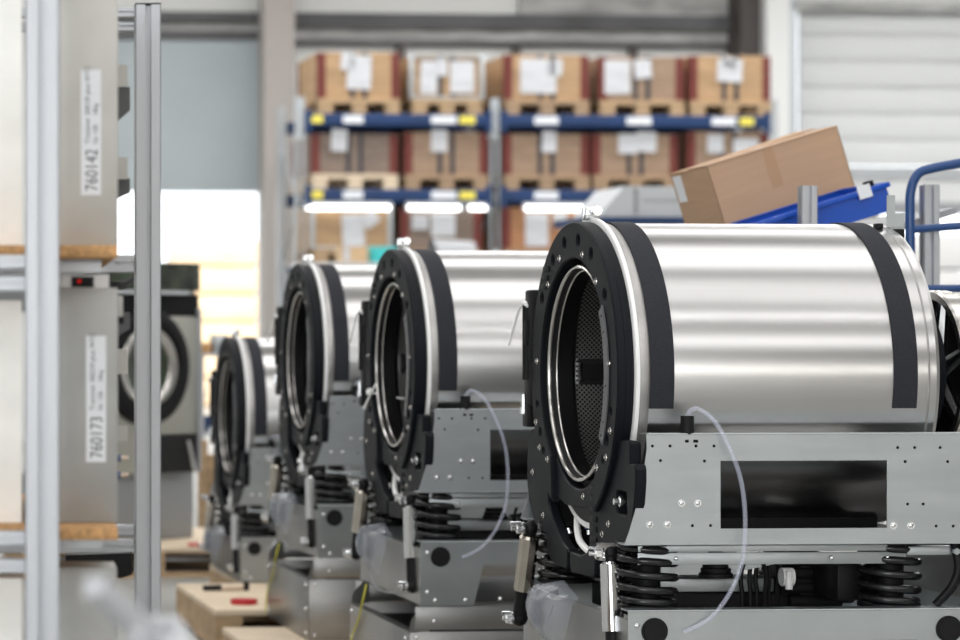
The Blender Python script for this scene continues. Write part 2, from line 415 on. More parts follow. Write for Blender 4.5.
# pallets and crates on the rack
def rack_pallet(px0, px1, lv, m, label):
    a0, a1 = ra(px0), ra(px1); wd = a1-a0; dp = 1.1
    c = Vector((RX+(a0)*math.cos(TH), RY+a0*math.sin(TH), BT[lv]))
    t = thing('wooden_pallet', label, 'pallet', c, TH, 'pallets on the rack')
    mb = MB()
    for k in range(5): mb.box((0, -.04+k*.25, .122), (wd, .10+k*.25-.02, .144))
    for b in (-.04, .5, 1.0): mb.box((0, b, .10), (wd, b+.1, .122))
    mb.build('deck', m, t)
    for k, x in enumerate((0, wd/2-.07, wd-.14)):
        for b in (-.04, .48, .98):
            MB().box((x, b, .022), (x+.14, b+.12, .10)).build('block', m, t)
        MB().box((x, -.04, 0), (x+.14, 1.1, .022)).build('skid', m, t)
    return t
def rack_crate(px0, px1, lv, h, wood, corners, papers, label, strap=True, lid=False):
    a0, a1 = ra(px0), ra(px1); wd = a1-a0
    c = Vector((RX+(a0)*math.cos(TH), RY+a0*math.sin(TH), BT[lv]+.144))
    t = thing('wooden_crate', label, 'crate', c, TH, 'crates on the rack')
    mb = MB(); n = 2
    for k in range(n):
        z0 = k*h/n; z1 = (k+1)*h/n-.004
        mb.box((0, 0, z0), (wd, .02, z1)).box((0, 1.06, z0), (wd, 1.08, z1)).box((0, .02, z0), (.02, 1.06, z1)).box((wd-.02, .02, z0), (wd, 1.06, z1))
    mb.box((.02, .02, h-.03), (wd-.02, 1.06, h-.012)); mb.box((.02, .02, 0), (wd-.02, 1.06, .02))
    mb.build('board_walls', WOODS[wood], t)
    if corners == 'red':
        for e, sx in ((0, 1), (wd, -1)):
            for b, sb in ((0, 1), (1.08, -1)):
                m2 = MB()
                m2.box((e-sx*.004, b-sb*.004, .01), (e+sx*.075, b, h-.01)).box((e-sx*.004, b, .01), (e, b+sb*.075, h-.01))
                for k in range(6): m2.ball((e+sx*.055, b-sb*.004, h*(k+.5)/6), .008, 6)
                m2.build('corner_hinge', M['red_hinge'], t)
    elif corners == 'grey':
        for e, sx in ((0, 1), (wd, -1)):
            MB().box((e-sx*.03, -.03, .001), (e+sx*.015, .02, h+.02), bev=.006).build('frame_post', M['mesh_metal'], t)
        MB().box((0, -.02, h*.02), (wd, -.004, h*.07)).box((0, -.02, h*.93), (wd, -.004, h*.97)).build('frame_rail', M['mesh_metal'], t)
    if strap:
        for k in (-1, 1):
            x = wd/2+k*.062
            MB().box((x-.022, -.006, 0), (x+.022, 0, h)).box((x-.016, 0, h), (x+.016, 1.08, h+.003)).build('strap', M['strap'], t)
    for (q0, y0, q1, y1, tilt) in papers:
        x0, x1 = ra(q0)-a0, ra(q1)-a0
        z1 = rz(y0)-(BT[lv]+.144); z0 = rz(y1)-(BT[lv]+.144)
        R = Matrix.Rotation(math.radians(tilt), 3, 'Y')
        MB().box((x0, -.012, z0), (x1, -.008, z1), rot=R).build('delivery_note', M['paper'], t)
    return t
top = [(318, 399, 0, 'red', [(341, 52, 355, 70, 6), (347, 55, 371, 89, 2)], .46, 0, 'amber crate at the left end of the top rack row'),
       (412, 481, 0, 'grey', [(420, 60, 437, 93, 2), (436, 56, 447, 75, -3), (450, 60, 474, 92, 0)], .44, 2, 'top row crate in grey metal frame'),
       (505, 588, 0, 'red', [(520, 57, 556, 92, 0), (548, 57, 562, 74, 3)], .45, 1, 'amber top row crate right of the middle upright'),
       (600, 683, 1, 'red', [(604, 58, 630, 92, 0), (634, 57, 651, 76, -4)], .44, 0, 'brown crate second from right on the top row'),
       (690, 770, 0, 'red', [(717, 56, 742, 79, 3), (722, 54, 736, 66, 9)], .455, 2, 'yellowish crate at the right end of the top row')]
mid = [(312, 397, 2, 'red', [(331, 129, 347, 151, 3)], .40, 4, 'weathered crate at the left end of the middle row'),
       (405, 487, 1, 'red', [(431, 129, 447, 151, 0)], .42, 1, 'middle row crate left of the middle upright'),
       (504, 588, 1, 'red', [(542, 130, 556, 151, 2)], .41, 1, 'middle row crate right of the middle upright'),
       (593, 677, 1, 'red', [(618, 132, 637, 152, 0), (636, 130, 656, 150, 4)], .41, 1, 'middle row crate with two papers side by side'),
       (688, 768, 1, 'red', [(707, 132, 723, 151, 0), (733, 136, 758, 151, 0)], .44, 1, 'middle row crate partly behind the cardboard box')]
low = [(313, 389, 0, 'grey', [(342, 214, 364, 246, -3), (362, 212, 378, 226, -35)], .42, 0, 'low row amber crate in grey frame'),
       (401, 481, 2, 'red', [(412, 215, 428, 229, 0), (431, 212, 455, 236, 0)], .42, 1, 'low row weathered crate left of the middle upright'),
       (503, 588, 3, 'red', [(525, 212, 548, 246, 0), (553, 211, 567, 227, 0)], .42, 1, 'low row reddish crate right of the middle upright')]
PW = {0: M['pallet'], 1: M['pallet_dark'], 2: M['pallet'], 4: M['pallet_pale']}
for lv, rows in enumerate((top, mid, low)):
    for (p0, p1, wd, cn, pp, h, pm, lb) in rows:
        rack_pallet(p0, p1, lv, PW[pm], 'wooden pallet under the ' + lb)
        rack_crate(p0, p1, lv, h, wd, cn, pp, lb, strap=(lv != 2))
# led tubes under the middle beams
for i, (p0, p1, lb) in enumerate(((304, 391, 'lit white tube lamp under the rack beam, leftmost'), (405, 461, 'short lit tube lamp under the rack beam, left of the middle upright'),
                                  (466, 487, 'very short lit tube lamp beside the middle upright of the rack'), (522, 607, 'long lit tube lamp under the rack beam, behind the nearest drum clamp'))):
    a0, a1 = ra(p0), ra(p1); zt = BT[1]-BH
    t = thing('tube_lamp', lb, 'lamp', (RX+a0*math.cos(TH), RY+a0*math.sin(TH), zt), TH, 'tube lamps under the rack beam')
    MB().cyl((0.02, -.03, -.055), (a1-a0-.02, -.03, -.055), .024, n=14).build('tube', M['lamp'], t)
    MB().box((0, -.045, -.026), (a1-a0, -.01, 0)).box((0, -.06, -.085), (.015, 0, -.02)).box((a1-a0-.015, -.06, -.085), (a1-a0, 0, -.02)).build('housing', M['white_sheet'], t)
# things on the low level in front of the crates
p = at(372, 263, 24.6)
t = tag(MB().box((0, 0, 0), (.24, .2, .152), bev=.005).build('storage_box', M['teal'], None, (p.x, p.y, p.z), TH), 'teal card box behind the second drum, in front of the framed crate', 'box')
# work table carrying them
t = thing('work_table', 'pale work table with boxes standing in front of the rack behind the drums', 'table', (at(300, 300, 24.5).x, 24.5, 0), TH)
zt = p.z
MB().box((0, -.1, zt-.04), (3.0, .5, zt), bev=.004).build('table_top', M['white_sheet'], t)
for x in (.05, 2.9):
    for y in (-.07, .42): MB().box((x, y, 0), (x+.05, y+.05, zt-.04)).build('leg', M['alu'], t)
p2 = at(340, 263, 24.55)
t = thing('storage_box', 'small plain wooden box left of the teal box on the work table', 'box', (p2.x, p2.y, zt), TH)
MB().box((0, 0, 0), (.26, .2, .15)).build('walls', WOODS[4], t); MB().box((.03, -.004, .02), (.09, 0, .14)).build('note', M['paper'], t)
t = thing('welding_visor', 'grey curved plastic hood on the table in front of the weathered crate', 'hood', (at(455, 263, 24.5).x, 24.6, zt), TH)
MB().lathe([(0, .22), (.02, .225), (.38, .20), (.40, .0)], n=24, a0=-PI/2, a1=PI/2, center=(-.2, 0, 0)).build('shell', M['grey_plastic'], t)
MB().box((-.18, -.17, 0), (.16, .17, .02)).build('rim', M['rubber'], t)
# white cabinets with a blue foot rail left of the cardboard box
t = thing('white_cabinet', 'pale grey sheet metal cabinet with sloped left end behind the cardboard box', 'cabinet', (at(598, 300, 16).x, 16, 0), TH)
zc = at(0, 186, 16).z; z1 = at(0, 217, 16).z
MB().prism([(.0, 0, z1), (.62, 0, z1), (.62, 0, zc), (.16, 0, zc)], (0, .6, 0)).build('housing', M['white_sheet'], t)
MB().box((.22, -.015, z1+.02), (.24, 0, zc-.01)).box((.28, -.012, z1+.1), (.60, 0, z1+.105)).build('door_edge', M['grey_plastic'], t)
MB().box((-.1, -.03, z1-.04), (.66, .6, z1)).build('foot_rail', M['rack_blue'], t)
MB().box((-.05, 0, 0), (.62, .6, z1-.04)).build('plinth', M['grey_plastic'], t)

# ------------------------------------------------------------------ washer chassis (u along drum axis, v away, w up; drum axis at w = 0)
BASE = .935
def P(r, a):
    a = math.radians(a); return (-r*math.sin(a), r*math.cos(a))
FR = lambda u0: (lambda x, y, z: (u0+z, x, y))
SD = lambda v0: (lambda x, y, z: (x, v0-z, y))

def arc(r, a0, a1, n): return [P(r, a0+(a1-a0)*i/n) for i in range(n+1)]

washer = thing('drum_chassis', 'nearest stainless drum chassis, largest and sharpest, at the right', 'machine', (0, 0, 0), TH, 'washing machine chassis in the assembly line')
def wp(mb, name, m, parent=None, **k):
    return mb.build(name, m, parent or washer, (0, 0, BASE) if parent is None else (0, 0, 0), **k)
# tub
mb = MB()
mb.lathe([(.0312, .328), (.0315, .3295), (.033, .330), (.6575, .330), (.6585, .3275), (.6605, .3275), (.6615, .330), (.676, .330), (.684, .326), (.686, .318), (.69, .30), (.70, .12), (.70, 0.001)], n=160)
tub = wp(mb, 'tub', M['tub_steel'], sharp=25)
wp(MB().lathe([(.6572, .3302), (.6585, .3312), (.6605, .3312), (.662, .3302)], n=128), 'weld_seam', M['weld_steel'], tub)
for (u0, u1, lab) in ((.063, .114, 1), (.583, .634, 2)):
    a1 = math.radians(102); a0 = math.radians(-102)
    mb = MB().lathe([(u0, .3302), (u0, .3335), (u1, .3335), (u1, .3302)], n=80, a0=a0, a1=a1, closed_prof=True)
    wp(mb, 'felt_strip', M['felt'], tub)
# rear bracket and connector on the tub top
mb = MB().box((.668, -.09, .318), (.706, -.087, .350)).box((.668, -.09, .350), (.686, -.087, .390)).box((.645, -.09, .316), (.706, -.03, .320))
wp(mb, 'sensor_bracket', M['galv'], tub)
wp(MB().box((.640, -.10, .316), (.656, -.08, .328), bev=.002), 'connector', M['rubber'], tub)
wp(MB().box((.684, -.10, .296), (.704, -.05, .316), bev=.003), 'connector', M['rubber'], tub)
# cloudy unbrushed band behind the clamp
wp(MB().lathe([(.0402, .3302), (.041, .3307), (.062, .3307), (.0628, .3302)], n=128), 'front_band', M['weld_steel'], tub)
wp(MB().lathe([(.0300, .262), (.0305, .331)], n=72), 'dark_backing_ring', M['rubber'])  # dark ring added to cover the bright tub front behind the aperture
# clamp ring
mb = MB().lathe([(.0295, .329), (.0295, .339), (.031, .342), (.0385, .342), (.040, .339), (.040, .329)], n=128, closed_prof=True)
cr = wp(mb, 'clamp_ring', M['white_plastic'])
mb = MB().box((.020, .006, .338), (.052, .018, .366), bev=.002).box((.020, -.020, .338), (.052, -.008, .366), bev=.002)
mb.cyl((.036, .036, .356), (.036, -.040, .356), .0055, n=10).cyl((.036, -.040, .356), (.036, -.050, .356), .0110, n=8)
mb.cyl((.036, .018, .356), (.036, .030, .356), .010, n=8).box((.024, -.010, .350), (.050, .008, .360))
wp(mb, 'clamp_screw', M['bolt'], cr)
# rear: spokes, motor pulley
mb = MB()
for k in range(3):
    a = math.radians(30+120*k)
    d = Vector((0, -math.sin(a), math.cos(a)))
    mb.tube([Vector((.705, 0, 0))+d*.03, Vector((.712, 0, 0))+d*.12, Vector((.705, 0, 0))+d*.27], [.03, .026, .02], n=8)
mb.cyl((.69, 0, 0), (.735, 0, 0), .07, .05, n=24).cyl((.702, 0, 0), (.722, 0, 0), .215, n=40).cyl((.722, 0, 0), (.775, 0, 0), .165, .150, n=40)  # wide discs added to darken the gap behind the tub
mb.box((.70, -.17, -.20), (.73, .1, .14), bev=.008)
wp(mb, 'bearing_spider', M['cast'])
mb = MB().lathe([(.800, .164), (.800, .180), (.805, .184), (.835, .184), (.84, .180), (.84, .164), (.832, .160), (.808, .160)], n=72, closed_prof=True)
pl = wp(mb, 'drive_pulley', M['ring'])
MB().cyl((.828, 0, 0), (.832, 0, 0), .163, n=40).build('pulley_dark_back', M['rubber'], pl)  # black disc added behind the spokes to hide the bright background
mb = MB()
for k in range(6):
    a = PI/3*k+.2; d = Vector((0, -math.sin(a), math.cos(a)))
    mb.tube([Vector((.82, 0, 0))+d*.02, Vector((.82, 0, 0))+d*.165], [.022, .012], n=8)
mb.cyl((.73, 0, 0), (.85, 0, 0), .035, n=20)
wp(mb, 'spoke', M['bolt'], pl)

# front casting
out = arc(.330, -114.6, 114.6, 70)                     # from far side over the top to the near side
near = [(-.372, -.138), (-.376, -.142), (-.376, -.184), (-.408, -.184), (-.414, -.192), (-.414, -.218), (-.404, -.262), (-.384, -.312), (-.352, -.352),
        (-.17, -.362), (-.135, -.372), (-.128, -.428), (-.120, -.436), (.048, -.440), (.054, -.432), (.056, -.395), (.066, -.388), (.078, -.395), (.082, -.430),
        (.092, -.436), (.20, -.430), (.235, -.415), (.25, -.372), (.30, -.362), (.352, -.350), (.396, -.30), (.412, -.262), (.408, -.19), (.398, -.150), (.372, -.138)]
# 'out' starts at the far side (angle -118), ends near side (118): then the lower outline from near to far
apert = [(.235, -.262), (.10, -.292), (-.02, -.292), (-.085, -.288), (-.092, -.30), (-.092, -.375), (-.07, -.392), (-.02, -.402), (.06, -.400), (.13, -.380), (.20, -.335), (.236, -.300)]
apert = [(x, y) for x, y in apert]
pocket = rrect(-.362, -.292, -.285, -.238, .012)
slots = [rrect(-.205, -.395, -.18, -.355, .01)] if False else []
holes = [[P(.257, 360*i/96) for i in range(96)], apert, pocket] + [circ(*P(.295, a), .0165, 16) for a in (-55, -31, -12, 9, 29, 55)]
front = wp(MB().plate([out+near]+holes, .024, .003, FR(.017)), 'front_casting', M['cast'], sharp=22)
# raised weight ring with sight holes, ends cut to points
ring = arc(.331, -150, 150, 90) + list(reversed(arc(.257, -138, 138, 80)))
hs = []
for a in (-55, -31, -12, 9, 29, 55): hs.append(circ(*P(.295, a), .0165, 20))
for a in (105, 118, 128, -105, -118, -128): hs.append(circ(*P(.293, a), .0125 if abs(a) != 118 else .0145, 16))
wr = wp(MB().plate([ring]+hs, .020, .0035, FR(.003)), 'weight_ring', M['cast'], sharp=22)
def bolt_at(r, a, parent, u=-.007, s=1.):
    v_, w_ = P(r, a)
    o = MB().cyl((.001, 0, 0), (-.0015*s, 0, 0), .0075*s, n=16).cyl((-.0015*s, 0, 0), (-.005*s, 0, 0), .0045*s, n=6).build('bolt', M['ring'], parent, (u, v_, w_))
    return o
b0 = None
for i, (r, a) in enumerate([(.272, -43), (.272, -20), (.272, 18), (.272, 43), (.31, 112), (.31, 124), (.31, -112), (.31, -124), (.275, 136), (.275, -136), (.28, 85), (.28, -85)]):
    v_, w_ = P(r, a)
    if b0 is None: b0 = bolt_at(r, a, wr)
    else:
        c = b0.copy(); COL.objects.link(c); c.location = (-.007, v_, w_)
for v_, w_ in ((-.05, -.268), (.36, -.235), (-.235, -.315), (-.19, -.340), (.27, -.33)):
    c = b0.copy(); COL.objects.link(c); c.parent = front; c.location = (.005, v_, w_)
# pocket bolt, ribs of raised bars beside aperture, moulded maker bars at the upper left
MB().cyl((.012, -.33, -.262), (-.014, -.33, -.262), .007, n=10).cyl((.004, -.33, -.262), (-.002, -.33, -.262), .012, n=6).build('pocket_bolt', M['bolt'], front)
wp(MB().box((.034, -.11, -.41), (.16, .25, -.405)).box((.034, .24, -.41), (.16, .25, -.26)).box((.150, -.11, -.41), (.16, .25, -.26)), 'aperture_dark_box', M['rubber'], front)  # black box added behind the aperture to shut out light
wp(MB().box((.0245, -.375, -.30), (.028, -.27, -.23)), 'pocket_back', M['rubber'], front)
for k in range(7): MB().box((.002, -.150, -.24-.022*k), (.006, -.105, -.252-.022*k), bev=.001).build('moulded_rib', M['cast'], front)
for k, wz_ in enumerate((.235, .215, .195)):
    MB().box((-.010, .175+.012*k, wz_-.006), (-.006, .225+.008*k, wz_+.006), bev=.001).build('moulded_rib', M['cast'], wr)
# wiring inside the aperture
mb = MB().tube(smooth_path([(.06, .15, -.275), (.04, .12, -.325), (.02, .04, -.365), (.015, -.04, -.385), (.02, -.085, -.392)]), .0075, n=8)
mb.build('white_hose', M['white_plastic'], front)
rnd = random.Random(3)
for k in range(14):
    a = Vector((.03+rnd.random()*.02, .16-.24*rnd.random(), -.295-.07*rnd.random()))
    MB().tube([a, a+Vector((.0, .03*rnd.uniform(-1, 1), .02*rnd.uniform(-1, 1)))], .004, n=6).build('cable_clip', M['bolt'], front)
for k in range(5):
    a = Vector((.040+rnd.random()*.02, .09-.035*k, -.31-.04*rnd.random())); MB().box(a-Vector((.006, .008, .006)), a+Vector((.006, .008, .006))).build('plug_block', M['tube_blue'], front)
# far edge of the door seat: hinge block
mb = MB()
mb.box((-.012, .325, .02), (.016, .372, .19), bev=.006).box((-.010, .33, -.08), (.012, .390, .05), bev=.006)
mb.box((-.018, .340, .06), (-.008, .365, .12), bev=.004).box((-.012, .35, -.13), (.010, .395, -.075), bev=.004)
mb.cyl((-.010, .362, -.02), (-.010, .362, .16), .010, n=10)
hg = wp(mb, 'door_hinge', M['rubber'])
MB().cyl((-.012, .382, -.10), (-.012, .382, -.055), .006, n=10).cyl((-.012, .382, -.10), (-.012, .382, -.085), .009, n=8).build('hinge_pin', M['bolt'], hg)
# grey curved strip over the near edge of the opening
a0, a1 = math.radians(58), math.radians(122)
mb = MB().lathe([(-.008, .250), (-.011, .250), (-.011, .279), (-.008, .279)], n=28, a0=a0, a1=a1, closed_prof=True)
gs = wp(mb, 'door_seal_strip', M['grey_strip'])
mb = MB()
for a in (62, 70, 95, 112, 119):
    v_, w_ = P(.265, a); mb.cyl((-.0105, v_, w_), (-.0120, v_, w_), .0025, n=8)
mb.build('strip_hole', M['hole'], gs)
# gasket, silver rings, drum
wp(MB().lathe([(.022, .258), (.034, .254), (.036, .236), (.012, .2355), (.022, .2305), (.05, .2285)], n=96), 'door_gasket', M['rubber'])
wp(MB().lathe([(.008+.0045*math.cos(t), .2345+.0045*math.sin(t)) for t in [2*PI*k/8 for k in range(8)]]+[], n=112, closed_prof=True), 'opening_rim', M['ring'])
wp(MB().lathe([(.024+.0028*math.cos(t), .2275+.003*math.sin(t)) for t in [2*PI*k/8 for k in range(8)]], n=112, closed_prof=True), 'drum_rim', M['ring'])
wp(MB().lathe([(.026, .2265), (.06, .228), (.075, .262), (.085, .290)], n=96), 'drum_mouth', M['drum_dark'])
bm_ = MB(); n = 96; R_ = .290
uvl = bm_.bm.loops.layers.uv.new('UVMap')
for i in range(n):
    q0, q1 = 2*PI*i/n, 2*PI*(i+1)/n
    vs_ = [bm_.bm.verts.new((u_, -R_*math.sin(q), R_*math.cos(q))) for (u_, q) in ((.085, q0), (.60, q0), (.60, q1), (.085, q1))]
    f = bm_.bm.faces.new(vs_)
    for l, (uu, qq) in zip(f.loops, ((.085, q0), (.60, q0), (.60, q1), (.085, q1))): l[uvl].uv = (uu, qq*R_)
drum = wp(bm_, 'wash_drum', M['perf'])
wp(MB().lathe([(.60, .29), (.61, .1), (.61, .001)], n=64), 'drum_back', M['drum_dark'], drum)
for k in range(3):
    a = -PI/2+2*PI*k/3
    d = Vector((0, -math.sin(a), math.cos(a))); e = Vector((0, -math.cos(a), -math.sin(a)))
    pts = [Vector((.09, 0, 0))+d*.289+e*.030, Vector((.09, 0, 0))+d*.245+e*.020, Vector((.09, 0, 0))+d*.245-e*.020, Vector((.09, 0, 0))+d*.289-e*.030]
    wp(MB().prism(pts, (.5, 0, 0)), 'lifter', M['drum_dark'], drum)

# near side panel
UE = .835
def side_panel(v0, near_):
    edge = [(.032, -.119), (.033, -.15), (.027, -.19), (.019, -.23), (.008, -.28), (-.004, -.32), (-.014, -.346)]
    out = [(UE, -.346), (UE, -.119)] + edge
    hl = [rect(.1875, -.314, .5385, -.1745)]
    if near_:
        for (x, y) in ((.0449, -.1438), (.0816, -.1438), (.1361, -.144), (.1739, -.144), (.0617, -.1736), (.1539, -.1749), (.1287, -.3074), (.1665, -.3075),
                       (.5612, -.1483), (.5973, -.1484), (.6515, -.1486), (.5771, -.1773), (.6674, -.1776), (.5824, -.2652), (.6153, -.2653), (.643, -.3109), (.6791, -.3111)):
            hl.append(circ(x, y, .0033, 10))
        hl += [rect(.113, -.137, .121, -.131), rect(.130, -.137, .141, -.131)]
    mb = MB().plate([out]+hl, .003, 0, SD(v0))
    s_ = 1 if v0 < 0 else -1
    mb.cyl((.034, v0, -.1195), (UE, v0, -.1195), .0022, n=10).cyl((-.012, v0, -.346), (UE, v0, -.346), .0018, n=10)
    mb.box((.036, v0, -.1215), (UE, v0+s_*.062, -.1185)).box((-.012, v0, -.3475), (UE, v0+s_*.05, -.3445))
    return mb
sp_ = wp(side_panel(-.402, True), 'side_panel', M['galv'], sharp=30)
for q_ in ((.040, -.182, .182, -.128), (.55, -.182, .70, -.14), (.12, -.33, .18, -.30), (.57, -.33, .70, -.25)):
    MB().box((q_[0], -.396, q_[1]), (q_[2], -.394, q_[3])).build('hole_dark_backing', M['rubber'], sp_)  # dark sheets added behind the punched holes to make them black
sv = None
for (x, y) in ((.1057, -.261), (.1392, -.2612), (.0386, -.3049), (.0753, -.305), (.5517, -.3094), (.5888, -.3096)):
    if sv is None: sv = MB().ball((0, 0, 0), .0056, 12, (1, .6, 1)).cyl((0, 0, 0), (0, -.0015, 0), .0078, n=12).build('rivet', M['bolt'], sp_, (x, -.4035, y))
    else:
        c = sv.copy(); COL.objects.link(c); c.location = (x, -.4035, y)
wp(side_panel(.402, False), 'side_panel', M['galv'], sharp=30)
# rails below the panels
for sgn in (-1, 1):
    v0 = .352*sgn
    mb = MB().box((.03, v0-.004, -.352), (.60, v0+.004, -.365), bev=.001).box((.03, v0-.002, -.367), (.60, v0+.002, -.392), bev=.001).box((.03, min(v0, v0-.04*sgn), -.392), (.60, max(v0, v0-.04*sgn), -.389))
    rl = wp(mb, 'support_rail', M['galv'])
    if sgn < 0:
        for x in (.11, .44, .56):
            MB().ball((x, v0-.004, -.379), .005, 8, (1, .6, 1)).build('rivet', M['bolt'], rl)
# suspension springs
def spring(u, v, w0, w1, r, turns, wire):
    pts = []; N_ = int(turns*22)
    for i in range(N_+1):
        t = i/N_; a = 2*PI*turns*t; rr = r*(.92+.10*math.sin(PI*t))
        e = .5-.5*math.cos(PI*min(1, max(0, (t-.06)/.88)))
        tt = .35*e+.65*max(0, min(1, (t-.08)/.84))
        pts.append((u+rr*math.cos(a), v+rr*math.sin(a), w1+(w0-w1)*tt))
    return MB().tube(pts, wire, n=8)
for (u, v) in ((.064, -.30), (.064, .30), (.585, -.30), (.585, .30)):
    s_ = wp(spring(u, v, -.478, -.356, .058, 5.6, .0088), 'suspension_spring', M['black_gloss'], sharp=80)
    MB().cyl((u, v, -.344), (u, v, -.354), .062, n=28).cyl((u, v, -.354), (u, v, -.37), .03, n=20).build('spring_cup', M['rubber'], s_)
    MB().cyl((u, v, -.478), (u, v, -.4855), .064, n=28).build('spring_cup', M['rubber'], s_)
    MB().cyl((u, v, -.37), (u, v, -.48), .030, n=20).build('buffer', M['rubber'], s_)
# dampers
def damper(t_, b_, m, facets):
    t_ = Vector(t_); b_ = Vector(b_); d = (b_-t_)
    q = wp(MB().cyl(t_+d*.10, t_+d*.68, .0225, n=facets).cyl(t_+d*.075, t_+d*.10, .017, .0225, n=28), 'damper', m)
    MB().cyl(t_+d*.66, b_, .0165, n=20).ball(b_, .019, 14).build('damper_rod', M['rubber'], q)
    MB().cyl(t_, t_+d*.09, .014, n=14).ball(t_, .017, 14).build('damper_eye', M['rubber'], q)
    for p_, l in ((t_, .045), (b_, .04)):
        MB().cyl(p_+Vector((-l, 0, .0)), p_+Vector((.02, 0, 0)), .0052, n=10).cyl(p_+Vector((-.032, 0, 0)), p_+Vector((-.022, 0, 0)), .0125, n=6)\
            .cyl(p_+Vector((-.020, 0, 0)), p_+Vector((-.016, 0, 0)), .0145, n=16).cyl(p_+Vector((-l-.002, 0, .012)), p_+Vector((-.022, 0, .012)), .004, n=8).build('damper_bolt', M['bolt'], q)
damper((-.004, -.275, -.374), (-.008, -.315, -.612), M['chrome'], 28)
damper((-.020, .292, -.362), (-.03, .350, -.575), M['chrome_gold'], 9)
# damper bracket on the near side: bent tab
mb = MB().prism([(-.03, -.262, -.352), (.035, -.262, -.352), (.03, -.262, -.37), (-.0, -.262, -.392), (-.03, -.262, -.388)], (0, -.02, 0))
wp(mb, 'damper_tab', M['steel_dark'])
wp(MB().box((.15, -.10, -.3445), (.64, .34, -.338)).box((.15, -.105, -.3445), (.64, -.10, -.30)), 'gap_shade_sheet', M['rubber'])  # dark sheet added so the panel window shows no bright gap
# inner chassis: black tray, cross member, drain group
mb = MB().box((.12, -.09, -.535), (.56, .28, -.478), bev=.004)
wp(mb, 'drip_tray', M['rubber'])
mb = MB().box((.12, -.08, -.476), (.42, .02, -.446), bev=.003)
wp(mb, 'cross_member', M['galv'])
mb = MB()
for k in range(4): mb.cyl((.275, -.12, -.398-.011*k), (.275, -.12, -.407-.011*k), .024+.004*k, n=24)
mb.cyl((.275, -.12, -.36), (.275, -.12, -.398), .016, n=16)
wp(mb, 'rubber_foot', M['rubber'])
mb = MB().prism([(.29, -.13, -.392), (.46, -.13, -.392), (.44, -.13, -.404), (.33, -.13, -.425), (.30, -.13, -.425)], (0, .01, 0)).cyl((.305, -.145, -.41), (.305, -.12, -.41), .012, n=6)
wp(mb, 'motor_bracket', M['galv'])
mb = MB()
for k, (x, r_) in enumerate(((.355, .028), (.375, .022), (.40, .026))):
    pts = [(x+r_*math.cos(a), -.13+.02*k, -.445+.042*math.sin(a)*1.3) for a in [PI*(1.15-1.3*i/14) for i in range(15)]]
    mb.tube([(pts[0][0], pts[0][1], -.53)]+pts+[(pts[-1][0], pts[-1][1], -.53)], .005, n=8)
wp(mb, 'drain_cable', M['rubber'])
mb = MB()
for k in range(4): mb.cyl((.445, -.10, -.405-.03*k), (.56, -.10, -.405-.03*k), .013, n=16)
mb.cyl((.43, -.05, -.45), (.60, -.05, -.45), .055, n=28).box((.47, -.10, -.50), (.53, 0, -.39), bev=.004)
mb.box((.49, -.26, -.478), (.57, -.12, -.40), bev=.006)
wp(mb, 'drive_motor', M['rubber'])
wp(MB().cyl((.42, -.12, -.44), (.445, -.12, -.44), .02, n=16).cyl((.43, -.14, -.425), (.43, -.14, -.465), .008, n=8), 'valve', M['white_plastic'])
wp(MB().box((.79, -.35, -.48), (.80, .38, -.352)), 'rear_plate', M['steel_dark'])
wp(MB().tube(smooth_path([(.70, -.36, -.35), (.705, -.37, -.40), (.69, -.37, -.44), (.66, -.36, -.479)]), .009, n=10).tube(smooth_path([(.715, -.36, -.35), (.72, -.37, -.42), (.715, -.37, -.479)]), .006, n=8), 'rear_hose', M['rubber'])
wp(MB().box((.60, -.36, -.356), (.76, -.33, -.375), bev=.003).cyl((.70, -.362, -.366), (.70, -.375, -.366), .007, n=6), 'rear_bracket', M['galv'])
# base frame
def base_side(v0):
    s_ = 1 if v0 < 0 else -1
    out = [(-.006, -.482), (UE, -.482), (UE, -.658), (.62, -.658), (.60, -.545), (.170, -.545), (.142, -.658), (-.006, -.658)]
    mb = MB().plate([out]+[circ(.0491, -.5235, .027, 32), circ(.6695, -.5235, .027, 32)], .003, 0, SD(v0))
    mb.cyl((-.006, v0, -.4825), (UE, v0, -.4825), .0024, n=10)
    mb.box((-.006, v0, -.4835), (UE, v0+s_*.05, -.4805)); mb.box((-.006, v0, -.6590), (UE, v0+s_*.05, -.656))
    return mb
for v0 in (-.402, .402):
    bs = wp(base_side(v0), 'base_side', M['galv2'], sharp=30)
    for x in (.0491, .6695):
        MB().cyl((x, v0-.004, -.5235), (x, v0+.004, -.5235), .0275, n=36).cyl((x, v0-.0055, -.5235), (x, v0-.003, -.5235), .0225, .0235, n=36).build('plug_cap', M['rubber'], bs)
    if v0 < 0:
        for (x, y) in ((.012, -.512), (.012, -.620), (.034, -.643), (.118, -.643), (.215, -.64), (.31, -.64)):
            MB().ball((x, v0-.0025, y), .006, 10, (1, .7, 1)).build('rivet', M['bolt'], bs)
wp(MB().box((-.006, -.400, -.658), (-.003, .400, -.50)).box((-.006, -.4, -.658), (.03, .4, -.655)), 'base_front', M['plinth_steel'])
wp(MB().box((.02, -.39, -.654), (UE, .39, -.650)), 'base_floor', M['steel_dark'])
wp(MB().box((UE-.01, -.400, -.658), (UE, .400, -.482)), 'base_back', M['galv2'])
